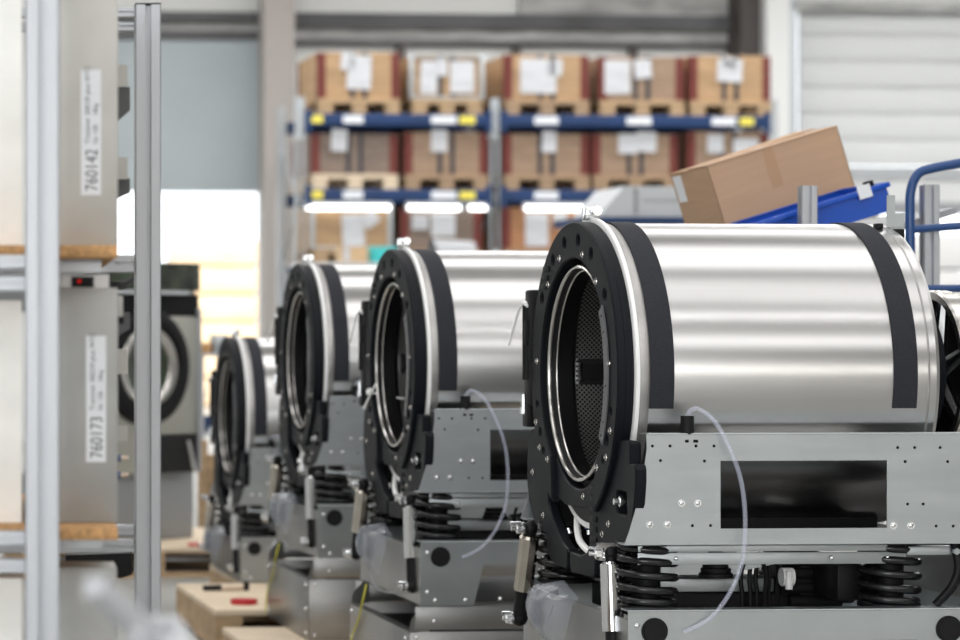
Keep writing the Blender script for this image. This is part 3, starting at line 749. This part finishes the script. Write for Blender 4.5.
# plinth, open at the front between upper sides
pf = MB()
for v0 in (-.402, .402):
    s_ = 1 if v0 < 0 else -1
    pf.box((-.020, min(v0, v0+s_*.003), -.724), (UE, max(v0, v0+s_*.003), -.661), bev=.0008)
    pf.box((-.035, min(v0, v0+s_*.003), -BASE), (UE, max(v0, v0+s_*.003), -.729), bev=.0008)
    pf.plate([[(-.035, -.73), (-.033, -.705), (-.026, -.69), (-.012, -.678), (0, -.664), (.02, -.664), (.02, -.73)]], .002, .0003, SD(v0+s_*.004))
pf.box((-.0385, -.402, -BASE), (-.0355, .402, -.729), bev=.0008).box((-.038, -.402, -.732), (-.01, .402, -.729)).box((.82, -.4, -BASE), (UE, .4, -.66))
pth = wp(pf, 'plinth', M['plinth_steel'])
wp(MB().box((-.02, -.39, -.80), (.80, .39, -.76)), 'plinth_shade_slab', M['rubber'], pth)  # black slab stands in for the shaded inside of the open plinth
for v_ in (-.37, .37):
    for w_ in (-.75, -.83, -.91): MB().ball((-.040, v_, w_), .006, 8).build('rivet', M['bolt'], pth)
for x in (-.018, .30, .60):
    MB().ball((x, -.4045, -.745), .006, 8).ball((x, -.4045, -.915), .006, 8).build('rivet', M['bolt'], pth)
MB().ball((.03, -.4045, -.70), .006, 8).build('rivet', M['bolt'], pth)
# water level hose with its black plug
mb = MB().cyl((.122, -.390, -.120), (.122, -.390, -.082), .0145, .0135, n=24).cyl((.122, -.388, -.14), (.122, -.388, -.120), .009, n=16)
hp = wp(mb, 'hose_plug', M['rubber'])
path = smooth_path([(.124, -.390, -.084), (.128, -.392, -.072), (.142, -.400, -.068), (.168, -.412, -.088), (.192, -.420, -.130), (.216, -.425, -.190), (.2285, -.426, -.250), (.231, -.426, -.320),
                    (.224, -.425, -.385), (.200, -.422, -.445), (.165, -.418, -.492), (.130, -.414, -.515), (.108, -.409, -.524)])
wp(MB().tube(path, .0048, n=12), 'level_hose', M['hose'])
# earth wire at the front
wp(MB().tube(smooth_path([(-.03, .20, -.655), (-.05, .16, -.70), (-.045, .24, -.76), (-.045, .36, -.84), (-.05, .385, -.92)]), .0028, n=8), 'earth_wire', M['yellow_wire'])
wp(MB().tube(smooth_path([(-.02, .1, -.52), (-.04, .12, -.60), (-.03, .05, -.65), (-.02, -.15, -.645), (-.03, -.262, -.60)]), .0018, n=6), 'bowden_cable', M['grey_plastic'])

# clear plastic bag hanging in front of the base, and cable ties
def film_mesh(seed):
    rnd = random.Random(seed); mb = MB(); nu, nv = 30, 18; g = []
    for i in range(nu+1):
        row = []
        for j in range(nv+1):
            s = i/nu; t = j/nv
            width = .150*(1-.72*t**1.2)
            v_ = .055+(s-.5)*2*width-.05*t
            w_ = -.470-.135*t-.030*abs(s-.5)*2*(1-t)
            fold = abs(((s*3.2+.25*t) % 1)-.5)
            u_ = -.045-.055*math.sin(PI*s)*math.sin(PI*min(1, t*.8+.2))+.022*fold*(1-.5*t)+.0015*rnd.uniform(-1, 1)
            row.append(mb.bm.verts.new((u_, v_, w_)))
        g.append(row)
    for i in range(nu):
        for j in range(nv): mb.bm.faces.new((g[i][j], g[i+1][j], g[i+1][j+1], g[i][j+1]))
    top_ = [g[i][0] for i in range(nu+1)]
    bk = [mb.bm.verts.new((-.010, v.co.y*.8+.01, v.co.z+.010)) for v in top_]
    for i in range(nu): mb.bm.faces.new((top_[i], bk[i], bk[i+1], top_[i+1]))
    return mb
bag = tag(film_mesh(1).build('plastic_bag', M['film'], sharp=60), 'clear plastic bag hanging between the dampers of the nearest drum', 'bag', 'clear bags on the chassis fronts')
tie = MB().tube(smooth_path([(-.016, .372, .155), (-.02, .39, .145), (-.026, .42, .10), (-.03, .445, .06)]), [.003]*24+[.0015], n=6)
tie.ball((-.014, .362, .158), .008, 8, (1, 2.0, .8)).tube([(-.014, .362, .158), (-.014, .34, .152)], .004, n=6)
ctie = tag(tie.build('cable_tie', M['white_plastic']), 'white cable tie on the hinge of the nearest drum, its tail over the second drum', 'cable tie', 'cable ties on the drum hinges')

MACH = [(575*5.87/F, 5.87, H-.08), (391*7.72/F, 7.72, H-.08), (298*9.3/F, 9.3, H-.08), (227*11.2/F, 11.2, H-.333)]
names = ['nearest', 'second nearest', 'third', 'farthest and lowest']
labels = [None, 'second stainless drum chassis from the front, left of the nearest one',
          'third stainless drum chassis, behind the second drum, on a tall plinth box',
          'farthest stainless drum chassis, standing lower than the others at the left end of the line']
for i, (x, y, z) in enumerate(MACH):
    if i == 0: r = washer
    else:
        r = copy_tree(washer, None, ('plinth',) if i == 3 else ()); r['label'] = labels[i]
    b = BASE if i < 3 else .66
    if i == 3:
        for ch in kids(r):
            ch.location.z = b
        for ch in kids(r):
            if ch.name.startswith('earth_wire'): bpy.data.objects.remove(ch)
    r.location = (x, y, z-b)
    for proto, nm in ((bag, 'bag'), (ctie, 'tie')):
        o = proto if i == 0 else proto.copy()
        if i: COL.objects.link(o)
        o.location = (x, y, z); o.rotation_euler = (0, 0, TH)
        if i and nm == 'bag': o['label'] = 'clear plastic bag hanging between the dampers of the %s drum' % names[i]
        if i and nm == 'tie': o['label'] = 'white cable tie on the hinge at the left edge of the %s drum' % names[i]
# loose ties at the damper heads of the second machine
c = tag(MB().tube(smooth_path([(0, 0, 0), (.05, -.01, -.012), (.10, -.02, -.02)]), .003, n=6).ball((0, 0, 0), .012, 8).tube([(.02, 0, .03), (-.02, 0, -.05)], .0025, n=6)
        .build('cable_tie', M['white_plastic'], None, at(370, 392, 7.95)), 'loose white cable tie crossed at the left edge of the second drum above its chassis', 'cable tie')

# pallets below the machines
def floor_pallet(x, y, z, wd, dp, label, m=None, h=.144, rot=TH):
    t = thing('wooden_pallet', label, 'pallet', (x, y, z), rot, 'pallets on the hall floor')
    m = m or M['pallet_pale']
    MB().box((0, 0, h-.022), (wd, dp, h), bev=.003).build('deck', m, t)
    for k, xx in enumerate((0, wd/2-.05, wd-.10)):
        MB().box((xx, 0.0, .022), (xx+.10, dp, h-.022)).build('bearer', M['pallet'], t)
    for b in (0, dp/2-.05, dp-.1): MB().box((0, b, 0), (wd, b+.1, .0218)).build('skid', M['pallet'], t)
    return t
floor_pallet(.85, 8.30, 0, 1.0, 1.04, 'wooden pallet under the plinth of the third drum', h=.144)
for i in range(2):
    x, y, z = MACH[i]
    # corner left of and in front of the machine
    ox, oy = (-.12, -.50) if i < 2 else (-.10, -.16)
    cx = x+ox*math.cos(TH)-oy*math.sin(TH); cy = y+ox*math.sin(TH)+oy*math.cos(TH)-(.4 if i == 2 else 0)
    floor_pallet(cx, cy, 0, 1.1, 1.0 if i < 2 else 1.2, 'wooden pallet under the plinth of the %s drum' % names[i])
x, y, z = MACH[3]
floor_pallet(.785, 9.73, 0, 1.1, 1.05, 'low pale pallet carrying a tool and a red disc before the farthest drum', h=.164)
floor_pallet(.985, 10.84, 0, 1.0, .9, 'low pallet directly under the farthest drum chassis', h=.164)
# tools on that pallet
p_ = at(0, 0, 10.2); zt = .164
t = thing('hand_tool', 'tool with pale handle and black head lying on the pallet of the farthest drum', 'tool', (at(208, 585, 10.45).x, 10.45, zt+.014), TH)
MB().cyl((.05, 0, 0), (.15, .03, .0), .012, n=12).build('handle', M['skin_handle'], t)
MB().cyl((-.02, -.02, 0), (.05, 0, 0), .011, n=12).box((.145, .01, -.014), (.165, .05, .02), bev=.003).build('head', M['rubber'], t)
t = tag(MB().cyl((0, 0, 0), (0, 0, .018), .05, n=28).build('lid_disc', M['red'], None, (at(244, 605, 9.95).x, 9.95, zt)), 'round red plastic disc on the pallet edge below the farthest drum', 'disc')

# ------------------------------------------------------------------ finished washing machine at the left, on a pallet
yM = 12.9; near_ = Vector((84*yM/F, yM, 0)); yaw = math.radians(43)
zt = .150
wm = thing('washing_machine', 'finished front loading washing machine with a big black round door, behind the aluminium post', 'washing machine', (near_.x, near_.y, zt), yaw)
Wd = .80
hz = lambda py: H-(py-HZ)*(yM+.25)/F-zt
z_top, z_gl, z_wh, z_bk, z_bs = hz(262), hz(290), hz(294), hz(312), hz(474)
MB().box((0, .01, z_bk), (Wd, .8, z_top-.02), bev=.01).build('cabinet', M['machine_grey'], wm)
MB().box((0, -.02, z_bs), (Wd, .01, z_bk-.02), bev=.012).build('front_panel', M['machine_beige'], wm)
MB().box((0, -.025, z_gl), (Wd, .01, z_top), bev=.004).build('display', M['glass_dark'], wm)
MB().box((0.1, -.06, z_wh), (Wd*.86, -.0, z_gl-.004), bev=.004).build('shelf_strip', M['white_sheet'], wm)
MB().box((0, -.015, z_bk-.02), (Wd, .02, z_wh)).build('recess', M['rubber'], wm)
MB().box((Wd-.02, -.03, z_bs), (Wd+.005, 0.0, z_bk+.02), bev=.003).build('edge_trim', M['alu'], wm)
MB().box((.02, .02, .0), (Wd-.005, .8, z_bs), bev=.004).build('lower_housing', M['machine_grey'], wm)
cz = hz(367); cxx = .40
def ylathe(prof, n=64):
    mb = MB()
    rows = []
    for i in range(n):
        a = 2*PI*i/n; rows.append([mb.bm.verts.new((cxx+r*math.cos(a), t, cz+r*math.sin(a))) for t, r in prof])
    for i in range(n):
        for j in range(len(prof)-1): mb.bm.faces.new((rows[i][j], rows[i][j+1], rows[(i+1) % n][j+1], rows[(i+1) % n][j]))
    return mb
d_ = ylathe([(-.02, .29), (-.06, .285), (-.075, .25), (-.07, .215), (-.05, .205)]).build('door_ring', M['rubber'], wm)
ylathe([(-.05, .207), (-.062, .195), (-.058, .165), (-.045, .150)]).build('inner_ring', M['ring'], d_)
ylathe([(-.045, .152), (-.03, .10), (-.025, .001)]).build('door_glass', M['glass_dark'], d_)
mb = MB().box((Wd-.34, -.03, z_bs), (Wd-.03, -.018, z_bs+.19)); mb.build('open_panel', M['hole'], wm)
MB().cyl((Wd-.11, -.04, z_bs+.16), (Wd-.06, -.04, z_bs+.01), .012, n=10).build('damper', M['bolt'], wm)
floor_pallet(-.1*0+near_.x-.3, yM-.10, 0, 1.28, 1.3, 'wooden pallet under the finished washing machine at the left', h=.148, rot=TH)
t = tag(MB().box((0, 0, 0), (.12, .08, .012), bev=.003).build('red_card', M['red'], None, (at(188, 530, 12.9).x, 12.88, .149)), 'flat red card on the pallet below the finished washing machine', 'card')
# narrow timber posts and small things seen between machine and farthest drum
t = thing('timber_board', 'upright pale timber boards leaning behind the finished washing machine', 'board', (at(200, 400, 15.2).x, 15.2, 0), TH)
MB().box((0, 0, 0), (.045, .1, at(0, 440, 15.2).z), bev=.003).box((.05, .01, 0), (.09, .1, at(0, 455, 15.2).z), bev=.003).build('boards', M['pallet'], t)
t = thing('parts_trolley', 'low trolley with small boxes behind the farthest drum', 'trolley', (at(198, 400, 17).x, 17, 0), TH)
z_ = at(0, 432, 17).z
MB().box((0, 0, z_-.03), (.32, .5, z_)).build('shelf', M['white_sheet'], t)
MB().box((0, 0, z_+.48), (.32, .5, z_+.50)).build('shelf', M['white_sheet'], t)
for xx in (.0, .28):
    for yy in (0, .46): MB().box((xx, yy, 0), (xx+.04, yy+.04, z_+.5)).build('post', M['alu'], t)
for k, (xx, hh, m_, nm) in enumerate(((.005, .10, 'rack_blue', 'blue bin'), (.105, .25, 'white_sheet', 'white box'), (.205, .22, 'cardboard', 'brown carton'))):
    o = MB().box((0, 0, 0), (.09, .2, hh), bev=.006).build('storage_box', M[m_], None, (t.location.x+xx, 17.08, z_), TH)
    tag(o, nm + ' on the lower shelf of the low trolley behind the farthest drum', 'box')
for k, (xx, hh, m_, nm) in enumerate(((.005, .07, 'chip', 'orange brown carton'), (.11, .12, 'galv', 'shiny metal canister'), (.215, .06, 'cardboard', 'flat carton'))):
    o = MB().box((0, 0, 0), (.09, .2, hh), bev=.006).build('storage_box', M[m_], None, (t.location.x+xx, 17.08, z_+.50), TH)
    tag(o, nm + ' on the top shelf of the low trolley behind the farthest drum', 'box')

# ------------------------------------------------------------------ aluminium shelf at the left
def profile(lo, hi, axis, s=.045, m=None):
    """T-slot aluminium profile along one axis between lo and hi (centre line)"""
    lo = Vector(lo); hi = Vector(hi); mb = MB(); h = s/2; g = .12*s; dp = .30*s
    pts = []
    def cs():
        o = []
        for k in range(4):
            c_, s_ = [(1, 0), (0, 1), (-1, 0), (0, -1)][k]
            def rt(x, y): return (x*c_-y*s_, x*s_+y*c_)
            for x, y in ((h-.002, -h), (h, -h+.002), (h, -g), (h-dp, -g), (h-dp, g), (h, g), (h, h-.002)): o.append(rt(x, y))
        return o
    c = cs()
    if axis == 'z': P3 = [(lo.x+x, lo.y+y, lo.z) for x, y in c]; d = (0, 0, hi.z-lo.z)
    elif axis == 'x': P3 = [(lo.x, lo.y+x, lo.z+y) for x, y in c]; d = (hi.x-lo.x, 0, 0)
    else: P3 = [(lo.x+x, lo.y, lo.z+y) for x, y in c]; d = (0, hi.y-lo.y, 0)
    return mb.prism(P3, d)
Y1, Y2 = 3.75, 4.80
x1 = 42*Y1/F; x2 = 147.5*Y2/F
shelf = thing('storage_shelf', 'aluminium profile shelf with chipboard boards at the left edge', 'shelf', (x1, Y1, 0))
S = lambda x, y, z: (x-x1, y-Y1, z)
XL = -.75
def sprof(a, b, ax, nm='post', s=.045): profile(S(*a), S(*b), ax, s).build(nm, M['alu'], shelf, flat=True)
sprof((x1, Y1, 0), (x1, Y1, 2.1), 'z', s=.048); sprof((x2, Y2, 0), (x2, Y2, H-(6-HZ)*Y2/F), 'z', s=.046)
MB().box(S(x2-.023, Y2-.023, H-(6-HZ)*Y2/F), S(x2+.023, Y2+.023, H-(4.5-HZ)*Y2/F)).build('end_cap', M['rubber'], shelf)
sprof((XL, Y1, 0), (XL, Y1, 2.1), 'z'); sprof((XL, Y2, 0), (XL, Y2, 2.1), 'z')
def zpy(py, Y): return H-(py-HZ)*Y/F
for py in (262, 284, 549-11, 566): sprof((XL+.02, Y1, zpy(py, Y1)), (x1-.024, Y1, zpy(py, Y1)), 'x', 'rail', .020 if py != 284 else .022)
for py in (13, 27): sprof((XL+.02, Y2, zpy(py, Y2)), (x2-.024, Y2, zpy(py, Y2)), 'x', 'rail', .018)
for py, s_ in ((264, .032), (530, .020), (546, .024)): sprof((XL+.02, Y2, zpy(py, Y2)), (x2-.024, Y2, zpy(py, Y2)), 'x', 'rail', s_)
YB0, YB1 = 3.86, 4.70
for py0, py1 in ((245, 257), (528, 540)):
    MB().box(S(XL+.03, YB0, zpy(py1, YB0)), S(118*YB0/F, YB1, zpy(py0, YB0)), bev=.001).build('board', M['chip'], shelf)
    MB().box(S(XL, YB0+.1, zpy(py1, YB0)-.02), S(118*YB0/F-.02, YB0+.12, zpy(py1, YB0)-.0005)).build('bearer', M['alu'], shelf)
# boxes on the shelf
YC = 3.96
def cabinet(px0, px1, py0, zb, depth, m, label, num=None, lab=None, line2=None):
    x0 = px0*YC/F; x1_ = px1*YC/F; zt_ = zpy(py0, YC)
    t = thing('metal_cabinet', label, 'cabinet', (x0, YC, zb), 0, 'sheet metal cabinets on the shelf')
    wd = x1_-x0; h = zt_-zb
    MB().box((0, 0, 0), (wd, depth, h), bev=.0025).build('housing', m, t)
    if num:
        lx0, lx1, ly0, ly1 = lab
        a, b = lx0*YC/F-x0, lx1*YC/F-x0; c, d = zpy(ly1, YC)-zb, zpy(ly0, YC)-zb
        L_ = MB().box((a, -.0008, c), (b, 0.0, d)).build('sticker', M['label'], t)
        lw = b-a; lh = d-c
        # text reads upwards: text x -> +z, text y -> -x
        def tf(ox, oz, sx=1.): return lambda x, y, z: (a+ox-y, -.0010, c+oz+x*sx)
        mb = MB().text(num, lw*.88, tf(lw*.82, lh*.03, .80)); mb.build('number_print', M['ink'], L_, flat=True)
        mb = MB().text('Trockner 300/39 plus WTC', lw*.36, tf(lw*.44, lh*.41, .95)).text(line2, lw*.34, tf(lw*.84, lh*.41, .95))
        mb.build('fine_print', M['ink'], L_, flat=True)
    return t
zb1 = zpy(245, YB0); zb2 = zpy(528, YB0)
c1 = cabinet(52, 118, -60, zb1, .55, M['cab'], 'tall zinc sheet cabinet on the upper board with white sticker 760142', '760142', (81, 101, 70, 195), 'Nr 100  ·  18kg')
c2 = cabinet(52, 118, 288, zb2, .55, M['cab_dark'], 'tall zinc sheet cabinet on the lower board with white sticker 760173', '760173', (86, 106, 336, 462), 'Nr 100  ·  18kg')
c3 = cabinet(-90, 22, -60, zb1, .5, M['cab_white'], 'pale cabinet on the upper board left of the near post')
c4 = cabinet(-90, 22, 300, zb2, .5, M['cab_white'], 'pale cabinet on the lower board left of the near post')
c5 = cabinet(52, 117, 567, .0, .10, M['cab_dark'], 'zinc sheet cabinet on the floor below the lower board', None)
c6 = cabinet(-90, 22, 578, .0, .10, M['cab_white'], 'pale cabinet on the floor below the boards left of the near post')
for c, z0 in ((c1, zb1), (c2, zb2)):
    # open inner side: flanges and dark braces right of the housing
    xr = (118-52)*YC/F
    for py in ((65, 86), (157, 179)) if c is c1 else ((349, 374), (426, 441)):
        MB().box((xr-.005, .50, zpy(py[1], YC+.5)-z0), (xr+.038, .505, zpy(py[0], YC+.5)-z0)).build('flange', M['cab'], c)
    for py in ((86, 132), (178, 205)) if c is c1 else ((312, 345),):
        za, zb_ = zpy(py[0], YC+.5)-z0, zpy(py[1], YC+.5)-z0
        MB().prism([(xr, .515, za), (xr+.043, .515, za), (xr+.043, .515, (za+zb_)/2), (xr, .515, zb_)], (0, .02, 0)).build('gusset', M['beam_dark'], c)
# open gap above the lower cabinet: electronics block with red light
t = thing('control_unit', 'dark control unit with a red light on top of the 760173 cabinet', 'control unit', (60*YC/F, YC+.05, zpy(288, YC)), 0)
MB().box((.0, 0, 0), (.075, .3, .022)).build('housing', M['steel_dark'], t); MB().box((.018, -.004, .002), (.052, 0, .018)).build('display', M['rubber'], t)
MB().cyl((.030, -.004, .011), (.030, -.006, .011), .003, n=12).build('indicator_light', M['led_red'], t)
mb = MB()
for k in range(3): mb.tube(smooth_path([(.074, .1, .014-.004*k), (.10, .14, .012-.004*k), (.12, .2, .022-.004*k)]), .002, n=6)
mb.build('cable', M['rubber'], t)
t = thing('shelf_fitting', 'small grey folded tab with black clip at the right edge of the 760173 cabinet', 'fitting', (118.8*YC/F, YC+.08, zpy(324, YC+.1)), 0)
MB().box((0, 0, 0), (.010, .03, .043), bev=.003).build('tab', M['cab'], t); MB().box((.0, -.002, 0), (.011, 0, .011)).build('clip', M['rubber'], t)
for i, (py, lb) in enumerate(((458, 'upper'), (475, 'lower'))):
    t = thing('brass_valve', '%s small brass and blue valve beside the 760173 cabinet' % lb, 'valve', (118.6*YC/F, YC+.2, zpy(py, YC+.2)), 0, 'small valves')
    MB().cyl((0, 0, 0), (.012, 0, 0), .006, n=12).build('body', M['tube_blue'], t); MB().cyl((.012, 0, 0), (.024, 0, 0), .0035, n=12).build('nozzle', M['skin_handle'], t)
# dark machine part in the gap under the lower board
t = tag(MB().prism([(-.06, 0, .012), (.055, 0, .016), (.055, 0, -.022), (.035, 0, -.028), (-.06, 0, -.014)], (0, .03, 0)).build('black_bracket', M['rubber'], None, (at(100, 562, 4.62).x, 4.60, zpy(562, 4.6))),
        'black bracket visible under the lower shelf board', 'bracket')

# ------------------------------------------------------------------ blurred profile cart in the near foreground
YF = 2.15
q = lambda px, py, Y=YF: at(px, py, Y)
cart = thing('assembly_cart', 'out of focus aluminium cart frame with a round knob in the near left foreground', 'cart', (q(150, 640).x, YF, 0))
o_ = Vector((q(150, 640).x, YF, 0))
a_, b_ = q(94, 586, 2.12)-o_, q(156, 644, 2.2)-o_
MB().tube([a_, b_], .0125, n=4).build('sloping_rail', M['cart_alu'], cart, flat=True)
MB().cyl(q(137, 634, 2.06)-o_, q(137, 634, 2.10)-o_, .005, n=20).build('knob', M['cart_alu'], cart)
MB().box(q(150, 648, YF)-o_, q(178, 617, YF+.25)-o_).build('cross_block', M['cart_alu'], cart)
p = q(164, 640, YF+.1)-o_
MB().box((p.x-.010, p.y-.010, .0), (p.x+.010, p.y+.010, q(164, 630).z)).build('leg', M['cart_alu'], cart)
p = q(140, 640, YF+.04)-o_
MB().box((p.x-.010, p.y-.010, .0), (p.x+.010, p.y+.010, q(140, 634).z)).build('leg', M['cart_alu'], cart)

# ------------------------------------------------------------------ workstation behind the nearest drum
YW = 7.6
stn = thing('flow_rack', 'aluminium flow rack with sloping shelf behind the nearest drum', 'rack', (at(800, 0, YW).x, YW, 0), 0)
so = Vector((at(800, 0, YW).x, YW, 0)); tilt = math.radians(17)
for px, py in ((807.5, 186), (929.5, 185)):
    p = at(px, py, YW-.42)-so
    profile((p.x, p.y, 0), (p.x, p.y, p.z), 'z', .042).build('post', M['alu'], stn, flat=True)
p0 = at(700, 275, YW+.2)-so; p1 = at(885, 219, YW+.2)-so
Rt = Matrix.Rotation(-tilt, 3, 'Y')
mid_ = (p0+p1)/2; ln = (p1-p0).length
mid_.y = .0
MB().box(mid_-Vector((ln/2, .38, .012)), mid_+Vector((ln/2, .38, .006)), rot=Rt).build('sloping_shelf', M['grey_plastic'], stn)
p = at(710, 276, YW+.3)-so
for yy in (.1, .35): MB().box((p.x-.02, yy-.02, 0), (p.x+.02, yy+.02, p.z)).build('post', M['alu'], stn)
p = at(880, 226, YW+.3)-so
MB().box((p.x-.02, .33, 0), (p.x+.02, .37, p.z)).build('post', M['alu'], stn)
# cardboard box lying tilted on it: frame with x along its length
def tilted(name, label, cat, px, py, Y, group=None):
    t = thing(name, label, cat, at(px, py, Y), 0, group); t.rotation_euler = (0, -tilt, TH); return t
t = tilted('cardboard_box', 'large brown cardboard box lying tilted behind the nearest drum', 'box', 731, 247, YW-.02)
# near lower left corner at (721,222) px; height to the top edge 62 px, length 140 px
k = YW/F; bl, bh, bd = 139*k, 84*k, .33
mb = MB().box((0, 0, 0), (bl, .003, bh)).box((0, bd-.003, 0), (bl, bd, bh)).box((0, 0, 0), (.003, bd, bh)).box((bl-.003, 0, 0), (bl, bd, bh)).box((0, 0, 0), (bl, bd, .003))
mb.build('walls', M['cardboard'], t)
MB().box((-.002, -.002, bh), (bl, bd*.5-.001, bh+.003)).box((-.002, bd*.5+.001, bh), (bl, bd, bh+.003), rot=Matrix.Rotation(math.radians(-1.5), 3, 'Y')).build('lid_flap', M['cardboard'], t)
MB().box((bl*.42, -.001, bh*.52), (bl*.50, 0, bh+.0035)).box((bl*.42, -.001, bh+.003), (bl*.50, bd*.4, bh+.0038)).build('tape', M['tape'], t)
MB().box((-.0012, bd*.74, bh*.62), (0, bd*.95, bh*.95)).build('sticker', M['label'], t)
t = tilted('plastic_tray', 'blue plastic tray tilted beneath the cardboard box', 'tray', 766, 249, YW-.34)
tl, th_, td = 136*(YW-.34)/F, .075, .30
mb = MB().plate([rect(0, 0, tl, th_)], .004, .0008, lambda x, y, z: (x, z-.0, y)).box((0, td, 0), (tl, td+.004, th_)).box((0, 0, 0), (.004, td, th_)).box((tl-.004, 0, 0), (tl, td, th_)).box((0, 0, 0), (tl, td, .004))
mb.build('walls', M['tray_blue'], t)
MB().box((-.004, -.012, th_-.012), (tl+.006, .002, th_+.002), bev=.002).box((-.004, td, th_-.012), (tl+.006, td+.012, th_+.002), bev=.002).box((tl, -.01, th_-.012), (tl+.01, td+.01, th_+.002), bev=.002).build('rim', M['tray_blue'], t)
MB().box((tl-.085, -.016, th_-.022), (tl-.048, -.012, th_+.014)).build('tray_label', M['label'], t)
o = MB().box((tl-.045, .01, th_+.003), (tl-.025, .04, th_+.018), bev=.002).build('label_clip', M['rubber'], t)
o = MB().ball(at(781, 223, YW-.2)-so, .028, 16, (1.2, 1, .75)).cyl(at(781, 223, YW-.2)-so, at(781, 260, YW)-so, .012, n=10).build('shelf_stop', M['white_plastic'], stn)
# blue tubular trolley
YT = 7.0
tr = thing('tube_trolley', 'dark blue tubular trolley frame at the right edge', 'trolley', (at(910, 0, YT).x, YT, 0), 0)
to = Vector((at(910, 0, YT).x, YT, 0))
T = lambda px, py, y=0.: (at(px, py, YT)-to+Vector((0, y, 0)))
x1_ = 1080
hoop = smooth_path([T(911, 330), T(910.5, 260), T(910, 215), T(911, 190), T(918, 174), T(932, 168.5), T(960, 163), T(1010, 154), T(x1_, 143)], 8)
hoop = [Vector((hoop[0].x, hoop[0].y, 0))]+hoop
MB().tube(hoop, .0125, n=14).build('handle_hoop', M['tube_blue'], tr)
MB().tube([T(911, 229.5), T(x1_, 217)], .0105, n=12).build('cross_tube', M['tube_blue'], tr)
MB().tube([T(911, 289), T(x1_, 287)], .0105, n=12).build('cross_tube', M['tube_blue'], tr)
MB().tube([T(x1_, 143), Vector((T(x1_, 143).x, 0, 0))], .0125, n=12).build('leg', M['tube_blue'], tr)
MB().box((-.03, -.3, .10), (T(x1_, 0).x+.03, .12, .13), bev=.005).build('platform', M['tube_blue'], tr)
for xx in (0.05, T(x1_, 0).x-.05):
    for yy in (-.22, .06): MB().cyl((xx, yy-.015, .05), (xx, yy+.015, .05), .05, n=24).build('wheel', M['rubber'], tr)
# white layers added to stand for the overexposed lower gate opening
for i, (p0, p1, y0, y1) in enumerate(((897, 960, 236, 284), )):
    t = thing('gate_glare_stack', 'added white layered load standing in for the overexposed right gate opening', 'load', (at(p0, 0, 24).x, 24, 0), TH)
    n_ = 6; zt_ = at(0, 232, 24).z
    for k in range(n_):
        MB().box((0, 0, .15+k*(zt_-.15)/n_), (.9, .8, .15+(k+1)*(zt_-.15)/n_-.02), bev=.02).build('layer', M['white_plastic'], t)
    MB().box((0, 0, 0), (.9, .8, .14)).build('pallet_base', M['pallet'], t)
